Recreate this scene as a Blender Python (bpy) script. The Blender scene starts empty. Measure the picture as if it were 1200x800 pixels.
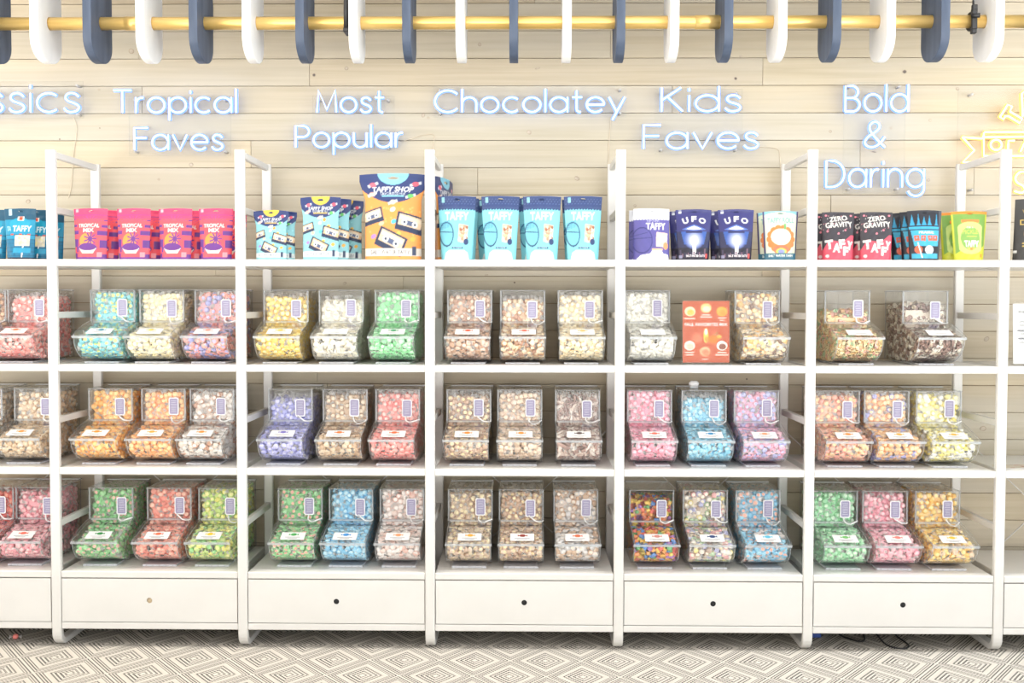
import bpy, math, random
import numpy as np
from mathutils import Vector, Matrix, Euler

random.seed(11)
NR = np.random.RandomState(5)
PI = math.pi
SC = bpy.context.scene
COL = SC.collection

# ------------------------------------------------------------------ camera
F_PX, CX, CD, CZ = 1206.5, 0.0114, 4.5496, 1.5451
YAW, PIT, ROL = 0.0149, 0.0365, 0.0017
fw = Vector((-math.sin(YAW) * math.cos(PIT), math.cos(YAW) * math.cos(PIT), -math.sin(PIT)))
rr = Vector((math.cos(YAW), math.sin(YAW), 0))
uu = rr.cross(fw)
RV = rr * math.cos(ROL) + uu * math.sin(ROL)
UV = -rr * math.sin(ROL) + uu * math.cos(ROL)
CAMP = Vector((CX, -CD, CZ))
cam_data = bpy.data.cameras.new('camera')
cam_data.sensor_width = 36
cam_data.lens = F_PX * 36 / 1200
cam_data.clip_end = 60
cam = bpy.data.objects.new('camera', cam_data)
COL.objects.link(cam)
M = Matrix((RV, UV, -fw)).transposed().to_4x4()
M.translation = CAMP
cam.matrix_world = M
SC.camera = cam


def at(x, y, Y):
    """the point of the plane at depth Y seen at photo position (x, y): its X and Z"""
    d = fw + RV * ((x - 600) / F_PX) - UV * ((y - 400) / F_PX)
    q = CAMP + d * ((Y - CAMP.y) / d.y)
    return q.x, q.z


# ------------------------------------------------------------------ light
SC.view_settings.view_transform = 'Standard'
SC.view_settings.look = 'None'
SC.view_settings.exposure = 0.08
SC.view_settings.gamma = 1
SC.view_settings.use_curve_mapping = False
SC.cycles.max_bounces = 14
SC.cycles.diffuse_bounces = 9
SC.cycles.transparent_max_bounces = 32
SC.cycles.sample_clamp_indirect = 6

world = bpy.data.worlds.new('shop_fill_light')
SC.world = world
world.use_nodes = True
# the bright shop around: warm lamps to the left, daylight to the right, a bright horizon band added to fill under the shelves
_nt = world.node_tree
_bg = _nt.nodes['Background']
_tc = _nt.nodes.new('ShaderNodeTexCoord')
_sp = _nt.nodes.new('ShaderNodeSeparateXYZ')
_nt.links.new(_tc.outputs['Generated'], _sp.inputs[0])
_mr = _nt.nodes.new('ShaderNodeMapRange')
_mr.inputs['From Min'].default_value, _mr.inputs['From Max'].default_value = -0.9, 0.9
_nt.links.new(_sp.outputs['X'], _mr.inputs[0])
_cr = _nt.nodes.new('ShaderNodeValToRGB')
_cr.color_ramp.elements[0].color = (1.0, 0.93, 0.84, 1)
_cr.color_ramp.elements[1].color = (0.94, 0.98, 1.0, 1)
_el = _cr.color_ramp.elements.new(0.5)
_el.color = (1.0, 0.975, 0.94, 1)
_nt.links.new(_mr.outputs[0], _cr.inputs[0])
_nt.links.new(_cr.outputs[0], _bg.inputs[0])
_mz = _nt.nodes.new('ShaderNodeValToRGB')
_ez = _mz.color_ramp
_ez.elements[0].position, _ez.elements[0].color = 0.0, (0.94, 0.94, 0.94, 1)
_ez.elements[1].position, _ez.elements[1].color = 0.62, (0.13, 0.13, 0.13, 1)
for _p, _v in ((0.06, 0.34), (0.32, 0.29)):
    _e = _ez.elements.new(_p)
    _e.color = (_v, _v, _v, 1)
_nt.links.new(_sp.outputs['Z'], _mz.inputs[0])
_ms = _nt.nodes.new('ShaderNodeMath')
_ms.operation = 'MULTIPLY'
_ms.inputs[1].default_value = 5.8
_nt.links.new(_mz.outputs[0], _ms.inputs[0])
_nt.links.new(_ms.outputs[0], _bg.inputs[1])


def area(name, loc, rot, size, power, color):
    l = bpy.data.lights.new(name, 'AREA')
    l.shape = 'RECTANGLE'
    l.size, l.size_y = size
    l.energy = power
    l.color = color
    o = bpy.data.objects.new(name, l)
    o.location = loc
    o.rotation_euler = rot
    COL.objects.link(o)
    return o


for i, (x, c) in enumerate(((-2.4, (1, 0.90, 0.78)), (0.0, (1, 0.96, 0.90)), (2.4, (0.97, 0.98, 1.0)))):
    area('ceiling_lamp', (x, -3.2, 4.2), (math.radians(42), 0, 0), (2.0, 0.5), 8, c)
    d_ = area('ceiling_downlight', (x, -0.42, 4.3), (0, 0, 0), (2.3, 0.10), 15, c)
    d_.data.spread = math.radians(70)
area('shop_window', (4.6, -4.2, 1.9), (math.radians(80), 0, math.radians(48)), (2.6, 2.2), 25, (0.86, 0.93, 1.0))


# ------------------------------------------------------------------ materials
def lin(c):
    return tuple(((v / 12.92) if v <= 0.04045 else ((v + 0.055) / 1.055) ** 2.4) for v in c)


def rgb(*c):
    return lin([v / 255 for v in c])


def nodes(m):
    m.use_nodes = True
    nt = m.node_tree
    return nt, nt.nodes, nt.links


def pbr(name, color, rough=0.5, metal=0.0, spec=0.5, emit=None, strength=0):
    m = bpy.data.materials.new(name)
    nt, N, L = nodes(m)
    b = N['Principled BSDF']
    b.inputs['Base Color'].default_value = (*color, 1)
    b.inputs['Roughness'].default_value = rough
    b.inputs['Metallic'].default_value = metal
    b.inputs['Specular IOR Level'].default_value = spec
    if emit:
        b.inputs['Emission Color'].default_value = (*emit, 1)
        b.inputs['Emission Strength'].default_value = strength
    return m


def noisy(name, c1, c2, scale=(8, 8, 8), rough=0.5, detail=4, bump=0.0, spec=0.5):
    m = pbr(name, c1, rough, spec=spec)
    nt, N, L = nodes(m)
    tc = N.new('ShaderNodeTexCoord')
    mp = N.new('ShaderNodeMapping')
    mp.inputs['Scale'].default_value = scale
    no = N.new('ShaderNodeTexNoise')
    no.inputs['Detail'].default_value = detail
    no.inputs['Scale'].default_value = 1
    rp = N.new('ShaderNodeValToRGB')
    rp.color_ramp.elements[0].position = 0.35
    rp.color_ramp.elements[1].position = 0.65
    rp.color_ramp.elements[0].color = (*c1, 1)
    rp.color_ramp.elements[1].color = (*c2, 1)
    L.new(tc.outputs['Object'], mp.inputs[0])
    L.new(mp.outputs[0], no.inputs['Vector'])
    L.new(no.outputs[0], rp.inputs[0])
    L.new(rp.outputs[0], N['Principled BSDF'].inputs['Base Color'])
    if bump:
        bp = N.new('ShaderNodeBump')
        bp.inputs['Strength'].default_value = bump
        bp.inputs['Distance'].default_value = 0.01
        L.new(no.outputs[0], bp.inputs['Height'])
        L.new(bp.outputs[0], N['Principled BSDF'].inputs['Normal'])
    return m


def clear(name, tint, gloss, diff=0.0, dcol=(0.8, 0.8, 0.8)):
    """clear sheet: see-through body, mirror-like gloss by the angle, a little milky haze"""
    m = bpy.data.materials.new(name)
    nt, N, L = nodes(m)
    N.remove(N['Principled BSDF'])
    out = N['Material Output']
    tr = N.new('ShaderNodeBsdfTransparent')
    tr.inputs[0].default_value = (*tint, 1)
    gl = N.new('ShaderNodeBsdfGlossy')
    gl.inputs['Roughness'].default_value = 0.05
    fr = N.new('ShaderNodeLayerWeight')
    pw = N.new('ShaderNodeMath')
    pw.operation = 'POWER'
    pw.inputs[1].default_value = 5
    L.new(fr.outputs['Facing'], pw.inputs[0])
    mu = N.new('ShaderNodeMath')
    mu.operation = 'MULTIPLY_ADD'
    mu.inputs[1].default_value = gloss * 0.9
    mu.inputs[2].default_value = gloss * 0.015
    L.new(pw.outputs[0], mu.inputs[0])
    last = tr.outputs[0]
    if diff:
        di = N.new('ShaderNodeBsdfDiffuse')
        di.inputs[0].default_value = (*dcol, 1)
        mx = N.new('ShaderNodeMixShader')
        mx.inputs[0].default_value = diff
        L.new(last, mx.inputs[1])
        L.new(di.outputs[0], mx.inputs[2])
        last = mx.outputs[0]
    mx = N.new('ShaderNodeMixShader')
    L.new(mu.outputs[0], mx.inputs[0])
    L.new(last, mx.inputs[1])
    L.new(gl.outputs[0], mx.inputs[2])
    L.new(mx.outputs[0], out.inputs[0])
    return m


WHITE = noisy('white_powder_coat', (0.615, 0.605, 0.582), (0.635, 0.625, 0.602), (6, 6, 6), 0.35)
WHITEWOOD = noisy('white_painted_wood', (0.72, 0.72, 0.71), (0.76, 0.76, 0.75), (14, 14, 3), 0.55, bump=0.15)
NAVYWOOD = noisy('navy_painted_wood', rgb(56, 68, 88), rgb(74, 86, 106), (16, 16, 3), 0.55, bump=0.2)
BRASS = noisy('brushed_brass', rgb(222, 184, 104), rgb(236, 200, 126), (3, 40, 40), 0.3)
BRASS.node_tree.nodes['Principled BSDF'].inputs['Metallic'].default_value = 0.55
BLACK = noisy('black_plastic', (0.012, 0.012, 0.013), (0.02, 0.02, 0.022), (30, 30, 30), 0.45)
CORDGREY = noisy('grey_cord', (0.42, 0.41, 0.4), (0.5, 0.49, 0.48), (30, 30, 30), 0.5)
ACRYL = clear('clear_acrylic', (0.984, 0.987, 0.987), 0.9, 0.014)
ACRYLEDGE = clear('acrylic_cut_edge', (0.80, 0.82, 0.83), 1.0, 0.30, (0.72, 0.74, 0.76))
PANEL = clear('clear_sign_panel', (0.985, 0.988, 0.99), 0.35, 0.01)
PANELEDGE = clear('sign_panel_edge', (0.9, 0.92, 0.95), 0.8, 0.08)
CARD = noisy('white_card', (0.86, 0.86, 0.85), (0.88, 0.88, 0.87), (40, 40, 40), 0.6)
PRINT = noisy('grey_print', (0.34, 0.34, 0.36), (0.42, 0.42, 0.44), (60, 60, 60), 0.6)
LILAC = noisy('lilac_sticker', rgb(146, 141, 172), rgb(160, 155, 186), (120, 120, 120), 0.5)
STICKWHITE = noisy('white_sticker_rim', (0.86, 0.86, 0.88), (0.88, 0.88, 0.9), (30, 30, 30), 0.5)
TETHER = noisy('white_tether', (0.82, 0.82, 0.82), (0.87, 0.87, 0.87), (30, 30, 30), 0.35)
FOOT = clear('frosted_foot_strip', (0.82, 0.85, 0.90), 0.8, 0.6, (0.84, 0.86, 0.92))
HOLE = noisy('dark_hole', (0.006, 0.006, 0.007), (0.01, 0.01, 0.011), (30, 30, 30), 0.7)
BRASSHOLE = noisy('tan_hole_plug', rgb(170, 150, 120), rgb(196, 178, 150), (60, 60, 60), 0.5)
NEON = pbr('blue_white_neon', (0.5, 0.6, 0.9), 0.4, emit=(0.62, 0.76, 1.0), strength=2.9)
HALO = pbr('blue_halo_jacket', (0.08, 0.12, 0.4), 0.5, emit=(0.22, 0.42, 1.0), strength=1.25)  # dimmer glowing sleeve round the core, painting in the neon's blue halo
HALOY = pbr('amber_halo_jacket', (0.5, 0.3, 0.08), 0.5, emit=(1.0, 0.58, 0.12), strength=1.5)  # same sleeve in amber, painting in the yellow sign's glow
NEONY = pbr('warm_yellow_neon', (0.9, 0.7, 0.4), 0.4, emit=(1.0, 0.84, 0.55), strength=2.6)
MILKY = clear('milky_lip_and_reflection', (0.9, 0.92, 0.94), 1.0, 0.6, (0.88, 0.9, 0.93))  # window lip, and the painted reflection band on the lids
WRAP = noisy('waxed_wrapper', (0.92, 0.90, 0.89), (0.96, 0.95, 0.94), (90, 90, 90), 0.35)


_nt, _N, _L = nodes(WRAP)
_t = _N.new('ShaderNodeBsdfTranslucent')
_t.inputs[0].default_value = (0.95, 0.94, 0.93, 1)
_m = _N.new('ShaderNodeMixShader')
_m.inputs[0].default_value = 0.55
_L.new(_N['Principled BSDF'].outputs[0], _m.inputs[1])
_L.new(_t.outputs[0], _m.inputs[2])
_L.new(_m.outputs[0], _N['Material Output'].inputs[0])


def wall_material():
    m = pbr('whitewashed_pine', (0.6, 0.5, 0.4), 0.6, spec=0.3)
    nt, N, L = nodes(m)
    b = N['Principled BSDF']
    geo = N.new('ShaderNodeNewGeometry')
    tc = N.new('ShaderNodeTexCoord')
    # each board its own tint
    rp = N.new('ShaderNodeValToRGB')
    cr = rp.color_ramp
    cr.elements[0].position = 0.0
    cr.elements[0].color = (*rgb(183, 170, 147), 1)
    cr.elements[1].position = 1.0
    cr.elements[1].color = (*rgb(189, 178, 157), 1)
    for p, c in ((0.25, (188, 178, 158)), (0.5, (181, 174, 157)), (0.75, (190, 178, 154))):
        e = cr.elements.new(p)
        e.color = (*rgb(*c), 1)
    L.new(geo.outputs['Random Per Island'], rp.inputs[0])
    # grain, shifted per board
    mp = N.new('ShaderNodeMapping')
    mp.inputs['Scale'].default_value = (0.7, 1, 26)
    off = N.new('ShaderNodeCombineXYZ')
    mul = N.new('ShaderNodeMath')
    mul.operation = 'MULTIPLY'
    mul.inputs[1].default_value = 37
    L.new(geo.outputs['Random Per Island'], mul.inputs[0])
    L.new(mul.outputs[0], off.inputs[0])
    L.new(mul.outputs[0], off.inputs[1])
    L.new(tc.outputs['Object'], mp.inputs['Vector'])
    L.new(off.outputs[0], mp.inputs['Location'])
    n1 = N.new('ShaderNodeTexNoise')
    n1.inputs['Scale'].default_value = 1.6
    n1.inputs['Detail'].default_value = 5
    n1.inputs['Distortion'].default_value = 0.6
    L.new(mp.outputs[0], n1.inputs['Vector'])
    r1 = N.new('ShaderNodeValToRGB')
    r1.color_ramp.elements[0].position = 0.36
    r1.color_ramp.elements[0].color = (0.84, 0.82, 0.79, 1)
    r1.color_ramp.elements[1].position = 0.62
    r1.color_ramp.elements[1].color = (1, 1, 1, 1)
    L.new(n1.outputs[0], r1.inputs[0])
    mx = N.new('ShaderNodeMix')
    mx.data_type = 'RGBA'
    mx.blend_type = 'MULTIPLY'
    mx.inputs[0].default_value = 0.75
    L.new(rp.outputs[0], mx.inputs[6])
    L.new(r1.outputs[0], mx.inputs[7])
    # grey wash in broad streaks
    mp2 = N.new('ShaderNodeMapping')
    mp2.inputs['Scale'].default_value = (0.55, 1, 3.4)
    L.new(tc.outputs['Object'], mp2.inputs['Vector'])
    L.new(off.outputs[0], mp2.inputs['Location'])
    n2 = N.new('ShaderNodeTexNoise')
    n2.inputs['Scale'].default_value = 1.7
    n2.inputs['Detail'].default_value = 3
    L.new(mp2.outputs[0], n2.inputs['Vector'])
    r2 = N.new('ShaderNodeValToRGB')
    r2.color_ramp.elements[0].position = 0.42
    r2.color_ramp.elements[1].position = 0.68
    L.new(n2.outputs[0], r2.inputs[0])
    mf = N.new('ShaderNodeMath')
    mf.operation = 'MULTIPLY'
    mf.inputs[1].default_value = 0.5
    L.new(r2.outputs[0], mf.inputs[0])
    mx2 = N.new('ShaderNodeMix')
    mx2.data_type = 'RGBA'
    L.new(mf.outputs[0], mx2.inputs[0])
    L.new(mx.outputs[2], mx2.inputs[6])
    mx2.inputs[7].default_value = (*rgb(184, 179, 168), 1)
    # faint mottled stains
    L.new(mx2.outputs[2], b.inputs['Base Color'])
    return m


def carpet_material():
    m = pbr('diamond_carpet', (0.6, 0.58, 0.54), 0.95, spec=0.1)
    nt, N, L = nodes(m)
    b = N['Principled BSDF']
    tc = N.new('ShaderNodeTexCoord')
    sp = N.new('ShaderNodeSeparateXYZ')
    L.new(tc.outputs['Object'], sp.inputs[0])

    def mth(op, a, bb=None, c=None):
        n = N.new('ShaderNodeMath')
        n.operation = op
        for i, v in enumerate((a, bb, c)):
            if v is None:
                continue
            if isinstance(v, (int, float)):
                n.inputs[i].default_value = v
            else:
                L.new(v, n.inputs[i])
        return n.outputs[0]
    PX, PY = 0.3062, 0.376
    sx = mth('DIVIDE', mth('ADD', sp.outputs[0], 0.2135 + 100 * PX), PX)
    sy = mth('DIVIDE', mth('ADD', sp.outputs[1], 0.140 + 100 * PY), PY)
    ua = mth('ADD', mth('ADD', sx, sy), 0.5)
    va = mth('ADD', mth('SUBTRACT', sx, sy), 0.5)
    du = mth('ABSOLUTE', mth('SUBTRACT', mth('FRACT', ua), 0.5))
    dv = mth('ABSOLUTE', mth('SUBTRACT', mth('FRACT', va), 0.5))
    dist = mth('MAXIMUM', du, dv)          # 0 in the middle of a diamond, 0.5 on its rim
    rp = N.new('ShaderNodeValToRGB')
    cr = rp.color_ramp
    cr.interpolation = 'CONSTANT'
    ring = [(0.0, 0), (0.045, 0.75), (0.08, 0), (0.11, 0.9), (0.145, 0), (0.18, 0.95), (0.215, 0), (0.245, 0.9), (0.275, 0.1), (0.335, 0.0),
            (0.36, 0.85), (0.385, 0.0), (0.405, 0.9), (0.43, 0.0), (0.45, 0.95), (0.478, 0.0)]
    cr.elements[0].position = 0
    cr.elements[0].color = (0, 0, 0, 1)
    cr.elements.remove(cr.elements[1])
    for p, v in ring[1:]:
        e = cr.elements.new(p)
        e.color = (v, v, v, 1)
    L.new(dist, rp.inputs[0])
    # knots of the weave break the dark lines into dots
    dots = mth('MULTIPLY', mth('GREATER_THAN', mth('SINE', mth('MULTIPLY', ua, 2 * PI * 17)), -0.35),
               mth('GREATER_THAN', mth('SINE', mth('MULTIPLY', va, 2 * PI * 17)), -0.35))
    dark = mth('MULTIPLY', rp.outputs[0], mth('MULTIPLY_ADD', dots, 0.45, 0.55))
    no = N.new('ShaderNodeTexNoise')
    no.inputs['Scale'].default_value = 260
    L.new(tc.outputs['Object'], no.inputs['Vector'])
    dark2 = mth('MULTIPLY', dark, mth('MULTIPLY_ADD', no.outputs[0], 0.3, 0.88))
    mx = N.new('ShaderNodeMix')
    mx.data_type = 'RGBA'
    L.new(dark2, mx.inputs[0])
    mx.inputs[6].default_value = (*rgb(194, 189, 180), 1)
    mx.inputs[7].default_value = (*rgb(30, 30, 33), 1)
    L.new(mx.outputs[2], b.inputs['Base Color'])
    bp = N.new('ShaderNodeBump')
    bp.inputs['Strength'].default_value = 0.3
    bp.inputs['Distance'].default_value = 0.004
    L.new(no.outputs[0], bp.inputs['Height'])
    L.new(bp.outputs[0], b.inputs['Normal'])
    return m


def film_material():
    m = pbr('printed_film', (0.8, 0.8, 0.8), 0.38, spec=0.4)
    nt, N, L = nodes(m)
    a = N.new('ShaderNodeAttribute')
    a.attribute_name = 'print'
    L.new(a.outputs['Color'], N['Principled BSDF'].inputs['Base Color'])
    return m


FILM = film_material()
WALLM, CARPET = wall_material(), carpet_material()
GAP = noisy('gap_between_boards', rgb(120, 100, 76), rgb(134, 112, 86), (6, 6, 6), 0.9)
KNOT = noisy('pine_knot', rgb(140, 128, 114), rgb(172, 158, 140), (60, 60, 60), 0.6)
KNOTDARK = noisy('dark_pine_knot', rgb(84, 76, 72), rgb(120, 108, 98), (60, 60, 60), 0.6)
CEILM = noisy('white_ceiling', (0.8, 0.8, 0.79), (0.83, 0.83, 0.82), (3, 3, 3), 0.8)


def core_material(name, cols):
    m = pbr(name, cols[0], 0.5, spec=0.4)
    nt, N, L = nodes(m)
    geo = N.new('ShaderNodeNewGeometry')
    oi = N.new('ShaderNodeObjectInfo')
    ad = N.new('ShaderNodeMath')
    L.new(geo.outputs['Random Per Island'], ad.inputs[0])
    L.new(oi.outputs['Random'], ad.inputs[1])
    frc = N.new('ShaderNodeMath')
    frc.operation = 'FRACT'
    L.new(ad.outputs[0], frc.inputs[0])
    rp = N.new('ShaderNodeValToRGB')
    cr = rp.color_ramp
    cr.interpolation = 'CONSTANT'
    n = len(cols)
    cr.elements[0].color = (*cols[0], 1)
    cr.elements.remove(cr.elements[1])
    for i in range(1, n):
        e = cr.elements.new(i / n)
        e.color = (*cols[i], 1)
    L.new(frc.outputs[0], rp.inputs[0])
    L.new(rp.outputs[0], N['Principled BSDF'].inputs['Base Color'])
    return m


# ------------------------------------------------------------------ mesh helpers
class MB:
    def __init__(self):
        self.v, self.f, self.m, self.s = [], [], [], []

    def add(self, vs, fs, mat=0, smooth=False):
        o = len(self.v)
        self.v += [tuple(p) for p in vs]
        for i, q in enumerate(fs):
            self.f.append([o + k for k in q])
            self.m.append(mat[i] if isinstance(mat, (list, tuple)) else mat)
            self.s.append(smooth)
        return self

    def box(self, x0, x1, y0, y1, z0, z1, mat=0, bev=0.0):
        if bev:
            b = bev
            vs, fs = [], []
            for (sx, X) in ((1, x0), (-1, x1)):
                for (sy, Y) in ((1, y0), (-1, y1)):
                    for (sz, Z) in ((1, z0), (-1, z1)):
                        vs += [(X, Y + sy * b, Z + sz * b), (X + sx * b, Y, Z + sz * b), (X + sx * b, Y + sy * b, Z)]
            i = lambda a, c, d, k: 3 * (a * 4 + c * 2 + d) + k
            for a in (0, 1):
                fs.append([i(a, 0, 0, 0), i(a, 1, 0, 0), i(a, 1, 1, 0), i(a, 0, 1, 0)][::1 if a else -1])
                fs.append([i(0, a, 0, 1), i(1, a, 0, 1), i(1, a, 1, 1), i(0, a, 1, 1)][::-1 if a else 1])
                fs.append([i(0, 0, a, 2), i(1, 0, a, 2), i(1, 1, a, 2), i(0, 1, a, 2)][::1 if a else -1])
            for a in (0, 1):
                for c in (0, 1):
                    fs.append([i(a, c, 0, 0), i(a, c, 1, 0), i(a, c, 1, 1), i(a, c, 0, 1)][::-1 if a == c else 1])
                    fs.append([i(a, 0, c, 0), i(a, 1, c, 0), i(a, 1, c, 2), i(a, 0, c, 2)][::1 if a == c else -1])
                    fs.append([i(0, a, c, 1), i(1, a, c, 1), i(1, a, c, 2), i(0, a, c, 2)][::-1 if a == c else 1])
            for a in (0, 1):
                for c in (0, 1):
                    for d in (0, 1):
                        fs.append([i(a, c, d, 0), i(a, c, d, 1), i(a, c, d, 2)][::1 if (a + c + d) % 2 else -1])
            return self.add(vs, fs, mat)
        vs = [(x, y, z) for x in (x0, x1) for y in (y0, y1) for z in (z0, z1)]
        fs = [(0, 1, 3, 2), (4, 6, 7, 5), (0, 4, 5, 1), (2, 3, 7, 6), (0, 2, 6, 4), (1, 5, 7, 3)]
        return self.add(vs, fs, mat)

    def prism(self, prof, x0, x1, mat=0, edge=None, axis='x'):
        """outline in (Y, Z) pulled along X; edge = slot of the rim faces"""
        n = len(prof)
        vs = [(x0, a, b) for a, b in prof] + [(x1, a, b) for a, b in prof]
        fs = [list(range(n))[::-1], [n + i for i in range(n)]]
        ms = [mat, mat]
        for i in range(n):
            j = (i + 1) % n
            fs.append([i, j, n + j, n + i])
            ms.append(mat if edge is None else edge)
        return self.add(vs, fs, ms)

    def strip(self, prof, thick, x0, x1, mat=0, edge=None, smooth=False):
        """bent sheet following an open (Y, Z) path"""
        p = [Vector((a, b)) for a, b in prof]
        nn = []
        for i in range(len(p)):
            d = (p[min(i + 1, len(p) - 1)] - p[max(i - 1, 0)]).normalized()
            nn.append(Vector((-d.y, d.x)))
        q = [a + b * thick for a, b in zip(p, nn)]
        n = len(p)
        vs = [(x, a.x, a.y) for x in (x0, x1) for a in p] + [(x, a.x, a.y) for x in (x0, x1) for a in q]
        fs, ms = [], []
        e = mat if edge is None else edge
        for i in range(n - 1):
            fs += [(i, i + 1, n + i + 1, n + i), (2 * n + i, 3 * n + i, 3 * n + i + 1, 2 * n + i + 1),
                   (i, 2 * n + i, 2 * n + i + 1, i + 1), (n + i, n + i + 1, 3 * n + i + 1, 3 * n + i)]
            ms += [mat, mat, e, e]
        for i in (0, n - 1):
            fs.append((i, n + i, 3 * n + i, 2 * n + i))
            ms.append(e)
        return self.add(vs, fs, ms, smooth)

    def tube(self, path, r, seg=8, mat=0, caps=True, closed=False, smooth=True):
        P = [Vector(p) for p in path]
        n = len(P)
        vs, fs = [], []
        ref = None
        for i in range(n):
            if closed:
                d = (P[(i + 1) % n] - P[i - 1])
            else:
                d = P[min(i + 1, n - 1)] - P[max(i - 1, 0)]
            d.normalize()
            if ref is None:
                ref = d.orthogonal().normalized()
            a = (ref - d * ref.dot(d))
            a = a.normalized() if a.length > 1e-6 else d.orthogonal().normalized()
            ref = a
            b = d.cross(a)
            rad = r[i] if isinstance(r, (list, tuple)) else r
            for k in range(seg):
                t = 2 * PI * k / seg
                vs.append(P[i] + a * (rad * math.cos(t)) + b * (rad * math.sin(t)))
        for i in range(n if closed else n - 1):
            j = (i + 1) % n
            for k in range(seg):
                l = (k + 1) % seg
                fs.append((i * seg + k, i * seg + l, j * seg + l, j * seg + k))
        if caps and not closed:
            fs.append(list(range(seg))[::-1])
            fs.append([(n - 1) * seg + k for k in range(seg)])
        return self.add(vs, fs, mat, smooth)

    def mesh(self, name, mats):
        me = bpy.data.meshes.new(name)
        me.from_pydata(self.v, [], self.f)
        me.polygons.foreach_set('material_index', self.m)
        me.polygons.foreach_set('use_smooth', self.s)
        for m in mats:
            me.materials.append(m)
        me.update()
        return me

    def build(self, name, mats, parent=None, loc=(0, 0, 0), rot=(0, 0, 0)):
        return link(name, self.mesh(name, mats if isinstance(mats, (list, tuple)) else [mats]), parent, loc, rot)


def link(name, data, parent=None, loc=(0, 0, 0), rot=(0, 0, 0)):
    o = bpy.data.objects.new(name, data)
    o.location, o.rotation_euler = loc, rot
    COL.objects.link(o)
    if parent is not None:
        o.parent = parent
    return o


def tag(o, label, cat, group=None, kind=None):
    o['label'], o['category'] = label, cat
    if group:
        o['group'] = group
    if kind:
        o['kind'] = kind
    return o


def thing(name, label, cat, loc=(0, 0, 0), rot=(0, 0, 0), group=None):
    return tag(link(name, None, None, loc, rot), label, cat, group)


def struct(o):
    o['kind'] = 'structure'
    return o


def slot(o, i, m):
    o.material_slots[i].link = 'OBJECT'
    o.material_slots[i].material = m


# ------------------------------------------------------------------ text helper
def text_tris(body, bold=0.02, shear=0.0, spacing=1.0):
    cu = bpy.data.curves.new('lettering', 'FONT')
    cu.body = body
    cu.offset = bold
    cu.shear = shear
    cu.space_character = spacing
    cu.align_x = 'LEFT'
    cu.resolution_u = 3
    o = bpy.data.objects.new('lettering', cu)
    COL.objects.link(o)
    dg = bpy.context.evaluated_depsgraph_get()
    ev = o.evaluated_get(dg)
    me = ev.to_mesh()
    me.calc_loop_triangles()
    v = np.array([p.co[:2] for p in me.vertices]) if len(me.vertices) else np.zeros((0, 2))
    t = np.array([list(q.vertices) for q in me.loop_triangles]) if len(me.loop_triangles) else np.zeros((0, 3), int)
    ev.to_mesh_clear()
    bpy.data.objects.remove(o)
    bpy.data.curves.remove(cu)
    return v, t


TEXT_CACHE = {}


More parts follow.
